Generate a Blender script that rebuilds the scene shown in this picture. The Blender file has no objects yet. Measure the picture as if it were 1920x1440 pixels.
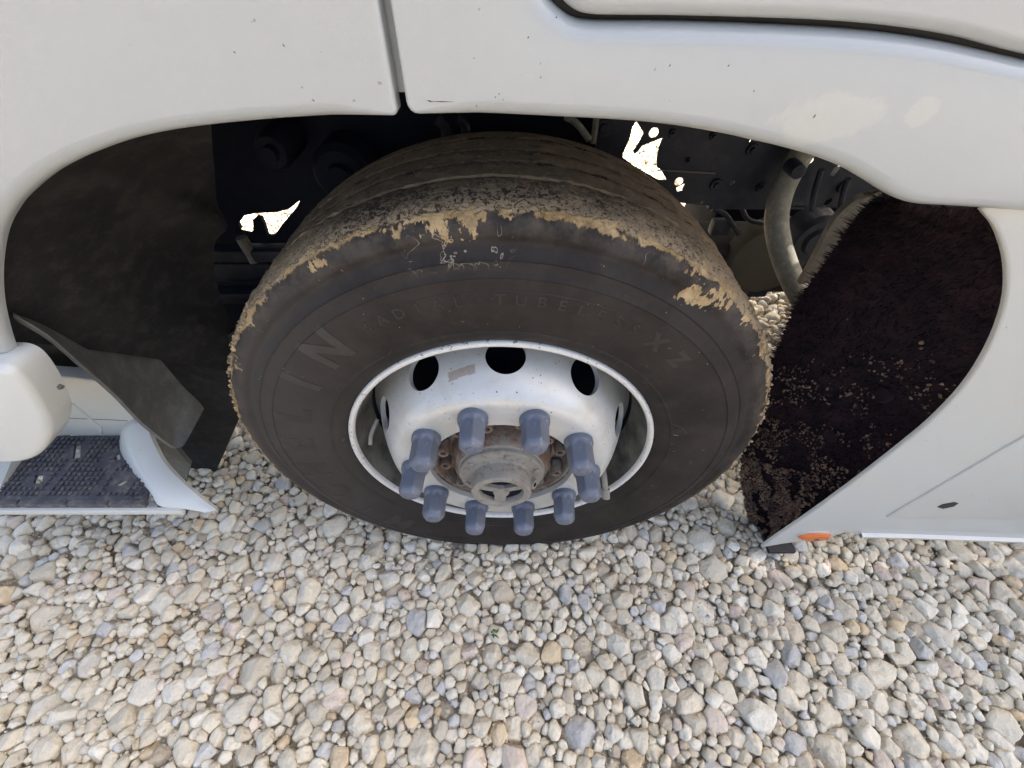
import bpy, bmesh, math, random
import numpy as np
from mathutils import Vector, Matrix, noise as mnoise

random.seed(7)
RNG = np.random.default_rng(7)
S = bpy.context.scene
COL = S.collection
PI = math.pi
R = math.radians

# ------------------------------------------------------------------ camera, sky, sun, exposure
# frame: x along the truck (front = -x), y into the truck, z up; origin = wheel centre on the rim flange plane
GROUND = -0.470
CAM = (0.0204, -0.47, 0.7233)
PITCH = 47.7
FPX = 793.0                       # focal length in pixels of the 1920 px wide photograph
cam_d = bpy.data.cameras.new('camera')
cam_d.sensor_fit = 'HORIZONTAL'
cam_d.sensor_width = 36.0
cam_d.lens = 36.0 * FPX / 1920.0
cam_d.clip_start = 0.02
cam_d.clip_end = 2000
cam = bpy.data.objects.new('camera', cam_d)
cam.location = CAM
cam.rotation_euler = (R(90 - PITCH), 0, 0)
COL.objects.link(cam)
S.camera = cam

SUN_DIR = Vector((0.55, 0.38, 0.74)).normalized()
world = bpy.data.worlds.new('World')
S.world = world
world.use_nodes = True
wt = world.node_tree
wt.nodes.clear()
sky = wt.nodes.new('ShaderNodeTexSky')
sky.sky_type = 'NISHITA'
sky.sun_disc = False
sky.sun_elevation = math.asin(SUN_DIR.z)
sky.sun_rotation = math.atan2(SUN_DIR.x, SUN_DIR.y)
sky.air_density = 1.0
sky.dust_density = 8.0
sky.ozone_density = 1.0
bg = wt.nodes.new('ShaderNodeBackground')
bg.inputs[1].default_value = 0.15
wo = wt.nodes.new('ShaderNodeOutputWorld')
wt.links.new(sky.outputs[0], bg.inputs[0])
wt.links.new(bg.outputs[0], wo.inputs[0])

sun_d = bpy.data.lights.new('sun', 'SUN')
sun_d.energy = 4.0
sun_d.angle = R(0.5)
sun_d.color = (1.0, 0.95, 0.87)
sun = bpy.data.objects.new('sun', sun_d)
sun.rotation_euler = SUN_DIR.to_track_quat('Z', 'Y').to_euler()
sun.location = SUN_DIR * 20
COL.objects.link(sun)

vs = S.view_settings
S.display_settings.display_device = 'sRGB'
vs.view_transform = 'Standard'
vs.look = 'None'
vs.gamma = 1.0
vs.use_curve_mapping = False
vs.exposure = 2.10
vs.use_white_balance = True
vs.white_balance_temperature = 6850
vs.white_balance_tint = 10
S.cycles.max_bounces = 8
S.cycles.diffuse_bounces = 5

# ------------------------------------------------------------------ helpers
_p = R(PITCH)
_f = Vector((0, math.cos(_p), -math.sin(_p)))
_u = Vector((0, math.sin(_p), math.cos(_p)))
_r = Vector((1, 0, 0))


def W(px, py, axis, val):
    """where the sight line of a photo pixel meets the plane axis = val"""
    d = _f + _r * ((px - 960) / FPX) - _u * ((py - 720) / FPX)
    t = (val - CAM[axis]) / d[axis]
    return Vector(CAM) + d * t


def XZ(pts, y):
    return [(W(a, b, 1, y).x, W(a, b, 1, y).z) for a, b in pts]


def smoothline(pts, n=6, closed=False):
    """Catmull-Rom through the points"""
    P = [Vector(p) for p in pts]
    out = []
    m = len(P)
    rng = range(m if closed else m - 1)
    for i in rng:
        if closed:
            a, b, c, d = P[(i - 1) % m], P[i], P[(i + 1) % m], P[(i + 2) % m]
        else:
            b, c = P[i], P[i + 1]
            a = P[i - 1] if i else b * 2 - c
            d = P[i + 2] if i + 2 < m else c * 2 - b
        for k in range(n):
            t = k / n
            out.append(0.5 * ((2 * b) + (c - a) * t + (2 * a - 5 * b + 4 * c - d) * t * t + (3 * b - a - 3 * c + d) * t ** 3))
    if not closed:
        out.append(P[-1])
    return out


def link(name, me, mat=None, parent=None, sharp=None, kind=None):
    o = bpy.data.objects.new(name, me)
    COL.objects.link(o)
    if mat is not None and len(me.materials) == 0:
        me.materials.append(mat)
    if parent is not None:
        o.parent = parent
        o.matrix_parent_inverse = parent_inv[parent.name]
    if sharp is not None:
        me.polygons.foreach_set('use_smooth', [True] * len(me.polygons))
        me.set_sharp_from_angle(angle=R(sharp))
    if kind:
        o['kind'] = kind
    return o


parent_inv = {}


def empty(name, loc, parent=None):
    o = bpy.data.objects.new(name, None)
    COL.objects.link(o)
    o.empty_display_size = 0.1
    if parent is not None:
        o.parent = parent
        o.matrix_parent_inverse = parent_inv[parent.name]
    o.location = loc
    parent_inv[o.name] = Matrix.Translation(-Vector(loc))
    if parent is not None:
        parent_inv[o.name] = Matrix.Translation(-Vector(loc))
    return o


def me_py(V, F, name='mesh'):
    me = bpy.data.meshes.new(name)
    me.from_pydata([tuple(v) for v in V], [], F)
    me.update()
    return me


def bm_me(bm, name='mesh', recalc=True):
    if recalc:
        bmesh.ops.recalc_face_normals(bm, faces=bm.faces)
    me = bpy.data.meshes.new(name)
    bm.to_mesh(me)
    bm.free()
    return me


def revolve(prof, seg, closed=False, name='rev', uv=False, fn=None):
    """profile of (r, y) round the y axis; uv = (angle, length along the profile)"""
    P = np.array(prof, float)
    n = len(P)
    th = np.linspace(0, 2 * PI, seg, endpoint=False)
    V = np.zeros((n, seg, 3))
    V[:, :, 0] = P[:, 0:1] * np.cos(th)
    V[:, :, 1] = P[:, 1:2]
    V[:, :, 2] = P[:, 0:1] * np.sin(th)
    V = V.reshape(-1, 3)
    if fn is not None:
        V = fn(V, P, th)
    i = np.arange(n if closed else n - 1)[:, None]
    j = np.arange(seg)[None, :]
    i2 = (i + 1) % n
    j2 = (j + 1) % seg
    F = np.stack(np.broadcast_arrays(i * seg + j, i2 * seg + j, i2 * seg + j2, i * seg + j2), -1).reshape(-1, 4)
    me = mesh_np(name, V, F)
    if uv:
        L = np.concatenate([[0], np.cumsum(np.hypot(*np.diff(P, axis=0).T))])
        U = np.stack(np.broadcast_arrays(j / seg, L[i], ), -1)
        a = np.stack([np.broadcast_to(j / seg, (n - 1, seg)), np.broadcast_to(L[:-1, None], (n - 1, seg))], -1)
        b = np.stack([np.broadcast_to(j / seg, (n - 1, seg)), np.broadcast_to(L[1:, None], (n - 1, seg))], -1)
        c = np.stack([np.broadcast_to((j + 1) / seg, (n - 1, seg)), np.broadcast_to(L[1:, None], (n - 1, seg))], -1)
        d = np.stack([np.broadcast_to((j + 1) / seg, (n - 1, seg)), np.broadcast_to(L[:-1, None], (n - 1, seg))], -1)
        uvs = np.stack([a, b, c, d], 2).reshape(-1, 2)
        l = me.uv_layers.new(name='UVMap')
        l.data.foreach_set('uv', uvs.ravel())
    return me


def mesh_np(name, V, F, col=None, smooth=True):
    V = np.asarray(V, np.float32)
    F = np.asarray(F, np.int32)
    k = F.shape[1]
    me = bpy.data.meshes.new(name)
    me.vertices.add(len(V))
    me.vertices.foreach_set('co', V.ravel())
    me.loops.add(F.size)
    me.loops.foreach_set('vertex_index', F.ravel())
    me.polygons.add(len(F))
    me.polygons.foreach_set('loop_start', np.arange(len(F), dtype=np.int32) * k)
    me.polygons.foreach_set('loop_total', np.full(len(F), k, np.int32))
    me.polygons.foreach_set('use_smooth', np.full(len(F), smooth))
    me.update(calc_edges=True)
    me.validate()
    if col is not None:
        a = me.attributes.new('stone_colour', 'FLOAT_COLOR', 'POINT')
        c = np.ones((len(V), 4), np.float32)
        c[:, :3] = col
        a.data.foreach_set('color', c.ravel())
    return me


def merge_np(parts):
    """join (V, F) arrays"""
    Vs, Fs, o = [], [], 0
    for V, F in parts:
        Vs.append(V)
        Fs.append(np.asarray(F) + o)
        o += len(V)
    return np.concatenate(Vs), np.concatenate(Fs)


def offset_in(P, d):
    """move a closed 2-D outline (counter-clockwise) inwards by d (number or list)"""
    n = len(P)
    out = []
    for i in range(n):
        a, b, c = Vector(P[i - 1]), Vector(P[i]), Vector(P[(i + 1) % n])
        e1 = (b - a)
        e2 = (c - b)
        if e1.length < 1e-9:
            e1 = e2
        if e2.length < 1e-9:
            e2 = e1
        e1.normalize()
        e2.normalize()
        n1 = Vector((-e1.y, e1.x))
        n2 = Vector((-e2.y, e2.x))
        m = n1 + n2
        if m.length < 1e-6:
            m = n1
        m.normalize()
        k = 1 / max(0.4, m.dot(n1))
        dd = d[i] if isinstance(d, (list, tuple)) else d
        out.append((b.x + m.x * dd * k, b.y + m.y * dd * k))
    return out


def ccw(P):
    a = sum(P[i - 1][0] * P[i][1] - P[i][0] * P[i - 1][1] for i in range(len(P)))
    return list(P) if a > 0 else list(P)[::-1]


def rolled_panel(outline, y, depth, rad, steps=5, name='panel', bulge=None, back=True):
    """sheet-metal panel facing -y: flat face, rolled edge, return flange going back"""
    P = ccw([tuple(p) for p in outline])
    n = len(P)
    if callable(rad):
        rad = [rad(*p) for p in P]
    V, F = [], []
    rings = []
    for k in range(steps + 1):
        a = PI / 2 * k / steps
        rl = rad if isinstance(rad, list) else [rad] * n
        rr = offset_in(P, [v * (1 - math.sin(a)) for v in rl])
        rings.append([(q[0], y + v * (1 - math.cos(a)), q[1]) for q, v in zip(rr, rl)])
    rings.append([(q[0], y + depth, q[1]) for q in P])
    if back:
        rings.append([(q[0], y + depth, q[1]) for q in offset_in(P, 0.004)])
    for r_ in rings:
        V += r_
    for k in range(len(rings) - 1):
        for i in range(n):
            j = (i + 1) % n
            F.append((k * n + i, (k + 1) * n + i, (k + 1) * n + j, k * n + j))
    # face
    bm = bmesh.new()
    vs_ = [bm.verts.new(v) for v in V]
    for f in F:
        bm.faces.new([vs_[i] for i in f])
    bm.faces.new([vs_[i] for i in range(n)])
    me = bpy.data.meshes.new(name)
    bmesh.ops.recalc_face_normals(bm, faces=bm.faces)
    bm.to_mesh(me)
    bm.free()
    return me


def plate(outlines, axis, val, thick, name='plate'):
    """flat plate with holes; outlines[0] outer, the rest holes, as 2-D points in the two other axes"""
    bm = bmesh.new()
    es = []

    def co(p):
        if axis == 1:
            return (p[0], val, p[1])
        if axis == 2:
            return (p[0], p[1], val)
        return (val, p[0], p[1])
    for O in outlines:
        vv = [bm.verts.new(co(p)) for p in O]
        for i in range(len(vv)):
            es.append(bm.edges.new((vv[i - 1], vv[i])))
    r_ = bmesh.ops.triangle_fill(bm, use_beauty=True, edges=es)
    fs = list(bm.faces)
    ex = bmesh.ops.extrude_face_region(bm, geom=fs)
    d = [0, 0, 0]
    d[axis] = thick
    bmesh.ops.translate(bm, vec=d, verts=[g for g in ex['geom'] if isinstance(g, bmesh.types.BMVert)])
    return bm_me(bm, name)


def box_bm(bm, c, s, bev=0.0, rot=None):
    m = Matrix.Translation(Vector(c)) @ (rot.to_4x4() if rot else Matrix.Identity(4)) @ Matrix.Diagonal((s[0], s[1], s[2], 1))
    r_ = bmesh.ops.create_cube(bm, size=1, matrix=m)
    if bev > 0:
        es = list({e for v in r_['verts'] for e in v.link_edges})
        bmesh.ops.bevel(bm, geom=es, offset=bev, segments=2, affect='EDGES', profile=0.6)


def tube_me(pts, rad, seg=20, name='tube', caps=True):
    P = [Vector(p) for p in pts]
    n = len(P)
    rads = rad if isinstance(rad, (list, tuple)) else [rad] * n
    V, F = [], []
    prev = None
    for i in range(n):
        t = (P[min(i + 1, n - 1)] - P[max(i - 1, 0)]).normalized()
        if prev is None:
            a = t.orthogonal().normalized()
        else:
            a = (prev - t * prev.dot(t)).normalized()
        prev = a
        b = t.cross(a)
        for k in range(seg):
            w = 2 * PI * k / seg
            V.append(P[i] + (a * math.cos(w) + b * math.sin(w)) * rads[i])
    for i in range(n - 1):
        for k in range(seg):
            k2 = (k + 1) % seg
            F.append((i * seg + k, i * seg + k2, (i + 1) * seg + k2, (i + 1) * seg + k))
    if caps:
        F.append(tuple(range(seg))[::-1])
        F.append(tuple((n - 1) * seg + k for k in range(seg)))
    return me_py(V, F, name)


# ------------------------------------------------------------------ materials
class G:
    """small node-graph writer"""

    def __init__(self, name):
        self.m = bpy.data.materials.new(name)
        self.m.use_nodes = True
        self.t = self.m.node_tree
        self.t.nodes.clear()
        self.out = self.t.nodes.new('ShaderNodeOutputMaterial')
        self.b = self.t.nodes.new('ShaderNodeBsdfPrincipled')
        self.t.links.new(self.b.outputs[0], self.out.inputs[0])
        self.tc = None

    def set(self, sock, v):
        if isinstance(v, bpy.types.NodeSocket):
            self.t.links.new(v, sock)
        elif isinstance(v, (tuple, list)) and len(v) == 3 and sock.type == 'RGBA':
            sock.default_value = (*v, 1)
        else:
            sock.default_value = v

    def bsdf(self, **k):
        for a, v in k.items():
            self.set(self.b.inputs[a.replace('_', ' ')], v)

    def obj(self):
        if self.tc is None:
            self.tc = self.t.nodes.new('ShaderNodeTexCoord')
        return self.tc.outputs['Object']

    def uv(self):
        self.obj()
        return self.tc.outputs['UV']

    def sep(self, v):
        n = self.t.nodes.new('ShaderNodeSeparateXYZ')
        self.set(n.inputs[0], v)
        return n.outputs[0], n.outputs[1], n.outputs[2]

    def comb(self, x, y, z):
        n = self.t.nodes.new('ShaderNodeCombineXYZ')
        for i, v in enumerate((x, y, z)):
            self.set(n.inputs[i], v)
        return n.outputs[0]

    def math(self, op, a, b=0.0, c=0.0, clamp=False):
        n = self.t.nodes.new('ShaderNodeMath')
        n.operation = op
        n.use_clamp = clamp
        self.set(n.inputs[0], a)
        self.set(n.inputs[1], b)
        self.set(n.inputs[2], c)
        return n.outputs[0]

    def vmath(self, op, a, b):
        n = self.t.nodes.new('ShaderNodeVectorMath')
        n.operation = op
        self.set(n.inputs[0], a)
        self.set(n.inputs[1], b)
        return n.outputs['Value'] if op in ('DISTANCE', 'LENGTH', 'DOT_PRODUCT') else n.outputs[0]

    def noise(self, scale, detail=3, rough=0.55, dist=0.0, vec=None):
        n = self.t.nodes.new('ShaderNodeTexNoise')
        self.set(n.inputs['Vector'], vec if vec is not None else self.obj())
        n.inputs['Scale'].default_value = scale
        n.inputs['Detail'].default_value = detail
        n.inputs['Roughness'].default_value = rough
        n.inputs['Distortion'].default_value = dist
        return n.outputs[0]

    def voronoi(self, scale, feature='F1', vec=None, out=0):
        n = self.t.nodes.new('ShaderNodeTexVoronoi')
        n.feature = feature
        self.set(n.inputs['Vector'], vec if vec is not None else self.obj())
        n.inputs['Scale'].default_value = scale
        return n.outputs[out]

    def ss(self, v, lo, hi, a=0.0, b=1.0):
        n = self.t.nodes.new('ShaderNodeMapRange')
        n.interpolation_type = 'SMOOTHSTEP'
        for k, x in zip(('Value', 'From Min', 'From Max', 'To Min', 'To Max'), (v, lo, hi, a, b)):
            self.set(n.inputs[k], x)
        return n.outputs[0]

    def mix(self, f, a, b):
        n = self.t.nodes.new('ShaderNodeMix')
        n.data_type = 'RGBA'
        n.clamp_factor = True
        self.set(n.inputs[0], f)
        self.set(n.inputs[6], a)
        self.set(n.inputs[7], b)
        return n.outputs[2]

    def mul(self, col, f):
        n = self.t.nodes.new('ShaderNodeVectorMath')
        n.operation = 'SCALE'
        self.set(n.inputs[0], col)
        self.set(n.inputs['Scale'], f)
        return n.outputs[0]

    def bump(self, h, dist=0.001, strength=1.0, normal=None):
        n = self.t.nodes.new('ShaderNodeBump')
        n.inputs['Strength'].default_value = strength
        n.inputs['Distance'].default_value = dist
        self.set(n.inputs['Height'], h)
        if normal is not None:
            self.set(n.inputs['Normal'], normal)
        self.set(self.b.inputs['Normal'], n.outputs[0])
        return n.outputs[0]

    def attr(self, name):
        n = self.t.nodes.new('ShaderNodeAttribute')
        n.attribute_name = name
        return n.outputs['Color']


def paint_mat(name, base, dirt=0.25, rough=0.38, specks=0.5, blotch=None):
    g = G(name)
    big = g.noise(3.0, 5, 0.6)
    fine = g.noise(900, 2)
    sp = g.ss(g.noise(130, 2, 0.5), 0.745, 0.765)
    sp = g.math('MULTIPLY', sp, g.ss(g.noise(9, 2), 0.42, 0.6))
    sp = g.math('MULTIPLY', sp, specks)
    grime = g.math('MULTIPLY', g.ss(g.noise(14, 6, 0.7), 0.45, 0.8), dirt)
    c = g.mix(g.math('MULTIPLY', big, dirt), base, (base[0] * 0.92, base[1] * 0.91, base[2] * 0.88))
    c = g.mix(grime, c, (0.50, 0.46, 0.38))
    if blotch:
        for (bx_, bz_, rx_, rz_) in blotch:
            q = g.vmath('SUBTRACT', g.obj(), (bx_, 0.0, bz_))
            qx, qy, qz = g.sep(q)
            e = g.math('SQRT', g.math('ADD', g.math('POWER', g.math('DIVIDE', qx, rx_), 2.0), g.math('POWER', g.math('DIVIDE', qz, rz_), 2.0)))
            e = g.math('ADD', e, g.math('MULTIPLY', g.math('SUBTRACT', g.noise(30, 4, 0.6), 0.5), 1.6))
            c = g.mix(g.math('MULTIPLY', g.ss(e, 0.75, 1.0, 1, 0), 0.75), c, (0.425, 0.438, 0.42))
    c = g.mix(sp, c, (0.10, 0.09, 0.08))
    g.bsdf(Base_Color=c, Roughness=g.math('MULTIPLY_ADD', g.noise(20, 4), 0.05, rough), Coat_Weight=0.35, Coat_Roughness=0.12)
    g.bump(fine, 0.0004, 0.35)
    return g.m


def simple_mat(name, c1, c2, rough=0.6, scale=12, metallic=0.0, bump=0.0008, bscale=120, dust=None, dustamt=0.3, spec=0.5):
    g = G(name)
    c = g.mix(g.ss(g.noise(scale, 6, 0.65), 0.35, 0.7), c1, c2)
    if dust:
        c = g.mix(g.math('MULTIPLY', g.ss(g.noise(scale * 4, 5, 0.7), 0.45, 0.75), dustamt), c, dust)
    g.bsdf(Base_Color=c, Roughness=rough, Metallic=metallic, Specular_IOR_Level=spec)
    g.bump(g.noise(bscale, 4, 0.6), bump, 0.8)
    return g.m


M = {}
M['white'] = paint_mat('white_paint', (0.365, 0.388, 0.40), 0.05, 0.28)
TB = [W(1560, 222, 1, -0.06), W(1728, 212, 1, -0.06)]
M['white_panel'] = paint_mat('white_paint_touched_up', (0.365, 0.388, 0.40), 0.05, 0.28, blotch=[(TB[0].x, TB[0].z, 0.05, 0.022), (TB[1].x, TB[1].z, 0.014, 0.014)])
M['fairing'] = paint_mat('fairing_paint', (0.475, 0.49, 0.48), 0.40, 0.38, 0.8)
M['step_white'] = paint_mat('step_paint', (0.52, 0.54, 0.53), 0.25, 0.42, 0.7)
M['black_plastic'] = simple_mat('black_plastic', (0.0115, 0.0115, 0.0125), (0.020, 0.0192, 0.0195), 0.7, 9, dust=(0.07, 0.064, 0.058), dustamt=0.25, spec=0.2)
M['flap'] = simple_mat('rubber_flap', (0.082, 0.085, 0.083), (0.115, 0.118, 0.113), 0.8, 7, dust=(0.24, 0.23, 0.2), dustamt=0.35)
M['tread_plastic'] = simple_mat('step_plastic', (0.045, 0.045, 0.06), (0.085, 0.082, 0.09), 0.6, 16, dust=(0.3, 0.27, 0.22), dustamt=0.4)
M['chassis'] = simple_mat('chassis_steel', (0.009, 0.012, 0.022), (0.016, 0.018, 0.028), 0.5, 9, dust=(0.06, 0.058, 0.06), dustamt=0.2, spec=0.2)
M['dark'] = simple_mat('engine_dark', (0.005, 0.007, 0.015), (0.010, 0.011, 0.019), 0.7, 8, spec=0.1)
M['hose'] = simple_mat('hose_rubber', (0.10, 0.10, 0.085), (0.15, 0.145, 0.12), 0.65, 20, dust=(0.28, 0.26, 0.2), dustamt=0.5)
M['tank'] = simple_mat('tank_paint', (0.030, 0.026, 0.020), (0.045, 0.037, 0.027), 0.7, 10)
M['bracket'] = simple_mat('bracket_grey', (0.09, 0.082, 0.07), (0.14, 0.125, 0.10), 0.7, 20, dust=(0.2, 0.17, 0.13), dustamt=0.4)
M['bristle'] = simple_mat('bristle_black', (0.009, 0.006, 0.0095), (0.023, 0.0118, 0.0155), 0.85, 18, spec=0.15)
M['crumb'] = simple_mat('dry_mud', (0.06, 0.034, 0.028), (0.23, 0.15, 0.105), 0.95, 30)
M['orange'] = simple_mat('orange_lens', (0.62, 0.16, 0.035), (0.5, 0.13, 0.03), 0.35, 30, bump=0.0003)
M['rubber_gasket'] = simple_mat('rubber_seal', (0.012, 0.011, 0.013), (0.02, 0.018, 0.018), 0.6, 20)
M['mark'] = simple_mat('scuff_mark', (0.05, 0.05, 0.05), (0.1, 0.09, 0.08), 0.8, 60)
M['leaf'] = simple_mat('weed_green', (0.07, 0.13, 0.03), (0.1, 0.17, 0.05), 0.6, 60)


def rim_mat():
    g = G('silver_wheel_paint')
    x, y, z = g.sep(g.obj())
    c = g.mix(g.noise(6, 5, 0.6), (0.47, 0.475, 0.465), (0.56, 0.565, 0.55))
    sp = g.ss(g.noise(170, 2, 0.5), 0.70, 0.73)
    sp2 = g.math('MULTIPLY', g.ss(g.noise(420, 2, 0.5), 0.72, 0.75), g.ss(g.noise(20, 2), 0.4, 0.6))
    c = g.mix(g.math('MAXIMUM', sp, sp2), c, (0.09, 0.075, 0.06))
    film = g.math('MULTIPLY', g.ss(g.noise(18, 6, 0.7), 0.42, 0.72), 0.5)
    c = g.mix(film, c, (0.40, 0.36, 0.29))
    # brown adhesive mark left of the top hole
    d = g.vmath('SUBTRACT', g.obj(), (-0.062, 0.012, 0.232))
    dx, dy, dz = g.sep(d)
    e = g.math('MAXIMUM', g.math('DIVIDE', g.math('ABSOLUTE', dx), 0.024),
               g.math('DIVIDE', g.math('ABSOLUTE', g.math('SUBTRACT', dy, g.math('MULTIPLY', dx, 0.12))), 0.008))
    e = g.math('ADD', e, g.math('MULTIPLY', g.math('SUBTRACT', g.noise(90, 5, 0.7), 0.5), 1.0))
    mk = g.math('MULTIPLY', g.ss(e, 0.85, 1.0, 1, 0), g.ss(z, 0.15, 0.18))
    c = g.mix(g.math('MULTIPLY', mk, 0.75), c, (0.27, 0.205, 0.165))
    g.bsdf(Base_Color=c, Roughness=g.math('MULTIPLY_ADD', g.noise(40, 4), 0.15, 0.27), Metallic=0.2, Coat_Weight=0.3, Coat_Roughness=0.2)
    g.bump(g.noise(260, 3), 0.0005, 0.25)
    return g.m


def lip_mat():
    g = G('rim_lip_paint')
    c = g.mix(g.noise(30, 5, 0.6), (0.56, 0.55, 0.53), (0.66, 0.65, 0.62))
    ch = g.ss(g.noise(120, 4, 0.65), 0.60, 0.66)
    c = g.mix(ch, c, (0.10, 0.09, 0.085))
    g.bsdf(Base_Color=c, Roughness=0.5, Metallic=0.1)
    g.bump(g.noise(150, 4), 0.0008, 0.5)
    return g.m


def barrel_mat():
    g = G('rim_barrel_grime')
    c = g.mix(g.ss(g.noise(14, 6, 0.65), 0.35, 0.65), (0.20, 0.195, 0.17), (0.07, 0.066, 0.058))
    g.bsdf(Base_Color=c, Roughness=0.5, Metallic=0.2)
    g.bump(g.noise(120, 4), 0.0008, 0.5)
    return g.m


M['rim'] = rim_mat()
M['lip'] = lip_mat()
M['barrel'] = barrel_mat()


def nut_mat():
    g = G('grey_blue_plastic')
    c = g.mix(g.noise(25, 5, 0.6), (0.088, 0.106, 0.148), (0.12, 0.138, 0.178))
    scr = g.noise(60, 4, 0.7, 0.5, vec=g.vmath('MULTIPLY', g.obj(), (3, 1, 1)))
    c = g.mix(g.math('MULTIPLY', g.ss(scr, 0.60, 0.70), 0.35), c, (0.32, 0.33, 0.36))
    c = g.mix(g.ss(g.noise(230, 2), 0.74, 0.77), c, (0.4, 0.42, 0.46))
    c = g.mix(g.math('MULTIPLY', g.ss(g.noise(14, 5), 0.5, 0.8), 0.4), c, (0.2, 0.18, 0.16))
    g.bsdf(Base_Color=c, Roughness=0.42)
    g.bump(g.noise(180, 4), 0.0006, 0.4)
    return g.m


M['nut'] = nut_mat()


def hub_mat(name, rusty):
    g = G(name)
    n1 = g.noise(22, 6, 0.7)
    n2 = g.noise(55, 5, 0.7)
    grey = g.mix(n2, (0.19, 0.178, 0.155), (0.29, 0.275, 0.245))
    rust = g.mix(n2, (0.085, 0.042, 0.028), (0.20, 0.118, 0.075))
    c = g.mix(g.math('ADD', g.ss(n1, 0.35, 0.65), rusty - 0.5, clamp=True), grey, rust)
    c = g.mix(g.math('MULTIPLY', g.ss(g.noise(120, 4), 0.55, 0.7), 0.5), c, (0.07, 0.05, 0.04))
    g.bsdf(Base_Color=c, Roughness=0.75, Metallic=0.15)
    g.bump(g.noise(130, 5, 0.7), 0.0016, 0.9)
    return g.m


M['hub'] = hub_mat('hub_rust', 0.62)
M['hubcap'] = hub_mat('hub_cap_dust', -0.15)


def tyre_mat(Vs):
    """rubber with a crust of dried mud on the tread edge; Vs = profile length at the tread edge"""
    g = G('muddy_tyre_rubber')
    u, v, _ = g.sep(g.uv())
    ox, oy, oz = g.sep(g.obj())
    d = g.math('SUBTRACT', v, Vs)                       # >0 on the tread, <0 on the sidewall
    # how far round from the top (0) towards the sides (1)
    side = g.ss(g.math('ABSOLUTE', ox), 0.14, 0.42)
    low = g.ss(oz, -0.1, 0.15, 1, 0)
    low_n = g.noise(5, 3)
    jag = g.math('SUBTRACT', g.noise(38, 5, 0.62), 0.5)
    jag2 = g.math('SUBTRACT', g.noise(90, 4, 0.6), 0.5)
    # streaks running down across the shoulder: stretched along the profile
    strv = g.comb(g.math('MULTIPLY', u, 3.17), g.math('MULTIPLY', v, 0.22), 0.0)
    streak = g.math('SUBTRACT', g.noise(130, 3, 0.6, vec=strv), 0.5)
    dj = g.math('ADD', d, g.math('ADD', g.math('MULTIPLY', jag, 0.022), g.math('MULTIPLY', streak, 0.014)))
    # solid clay band on the edge
    wide = g.math('MULTIPLY', g.math('SUBTRACT', low_n, 0.47), 0.06)
    lo = g.math('SUBTRACT', -0.0025, wide)
    band_lo = g.ss(g.math('SUBTRACT', dj, lo), -0.0012, 0.0016)
    hi = g.math('ADD', d, g.math('ADD', g.math('MULTIPLY', jag2, 0.022), g.math('MULTIPLY', jag, 0.02)))
    band_hi = g.ss(hi, 0.002, 0.0075, 1, 0)
    band = g.math('MULTIPLY', band_lo, band_hi)
    gaps = g.ss(g.noise(24, 5, 0.62), 0.41, 0.45)
    band = g.math('MULTIPLY', band, gaps)
    # thin flaking film over the tread, densest near the edge and on the flanks
    fl = g.noise(135, 5, 0.70, 1.4)
    near = g.ss(d, 0.0, 0.10, 1, 0)
    thr = g.math('SUBTRACT', 0.57, g.math('MULTIPLY', near, 0.12))
    thr = g.math('SUBTRACT', thr, g.math('MULTIPLY', side, 0.09))
    patch = g.math('MULTIPLY', g.math('SUBTRACT', g.noise(11, 4), 0.5), 0.28)
    thr = g.math('SUBTRACT', thr, patch)
    flake = g.ss(g.math('SUBTRACT', fl, thr), -0.004, 0.012)
    onTread = g.ss(dj, -0.004, -0.001)
    flake = g.math('MULTIPLY', flake, onTread)
    # mud filled groove
    grv = g.ss(g.math('ABSOLUTE', g.math('SUBTRACT', oy, g.math('ADD', 0.086, g.math('MULTIPLY', jag, 0.008)))), 0.0035, 0.0055, 1, 0)
    grv = g.math('MULTIPLY', grv, g.math('MULTIPLY', g.ss(g.noise(9, 4), 0.34, 0.46), g.ss(d, 0.02, 0.04)))
    # splashes low on the sidewall: big one on the right shoulder, drips left of the top
    sp = None
    for (px, py_, pz, rad) in SPLATS:
        q = g.vmath('DISTANCE', g.obj(), (px, py_, pz))
        nn = g.math('ADD', g.math('MULTIPLY', jag, 0.085), g.math('MULTIPLY', streak, 0.05))
        e = g.ss(g.math('ADD', q, nn), rad, rad + 0.0015, 1, 0)
        sp = e if sp is None else g.math('MAXIMUM', sp, e)
    drip = g.ss(g.math('ADD', streak, g.math('MULTIPLY', jag2, 0.5)), 0.235, 0.25)
    drip = g.math('MULTIPLY', drip, g.math('MULTIPLY', g.ss(d, -0.05, -0.02), g.ss(g.noise(9, 2), 0.52, 0.6)))
    # pale dry outlines of old puddles
    ol = g.noise(42, 2, 0.5, 0.6)
    line = g.ss(g.math('ABSOLUTE', g.math('SUBTRACT', ol, 0.58)), 0.006, 0.016, 1, 0)
    line = g.math('MULTIPLY', line, g.math('MULTIPLY', g.ss(d, -0.075, -0.055), g.ss(d, -0.02, -0.012, 1, 0)))
    pl = W(860, 478, 1, -0.004)
    pd = g.vmath('DISTANCE', g.obj(), tuple(pl))
    pl2 = W(1215, 455, 1, 0.0)
    pd2 = g.vmath('DISTANCE', g.obj(), tuple(pl2))
    line = g.math('MULTIPLY', line, g.math('MAXIMUM', g.ss(pd, 0.045, 0.075, 1, 0), g.ss(pd2, 0.015, 0.035, 1, 0)))
    fleck = g.ss(g.noise(210, 2, 0.5), 0.755, 0.775)
    scr = g.ss(g.noise(70, 2, 0.5, vec=g.vmath('MULTIPLY', g.obj(), (0.5, 1, 2.2))), 0.745, 0.76)
    fleck = g.math('MULTIPLY', g.math('MAXIMUM', fleck, g.math('MULTIPLY', scr, 0.6)), g.ss(g.noise(10, 3), 0.42, 0.62))
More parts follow.
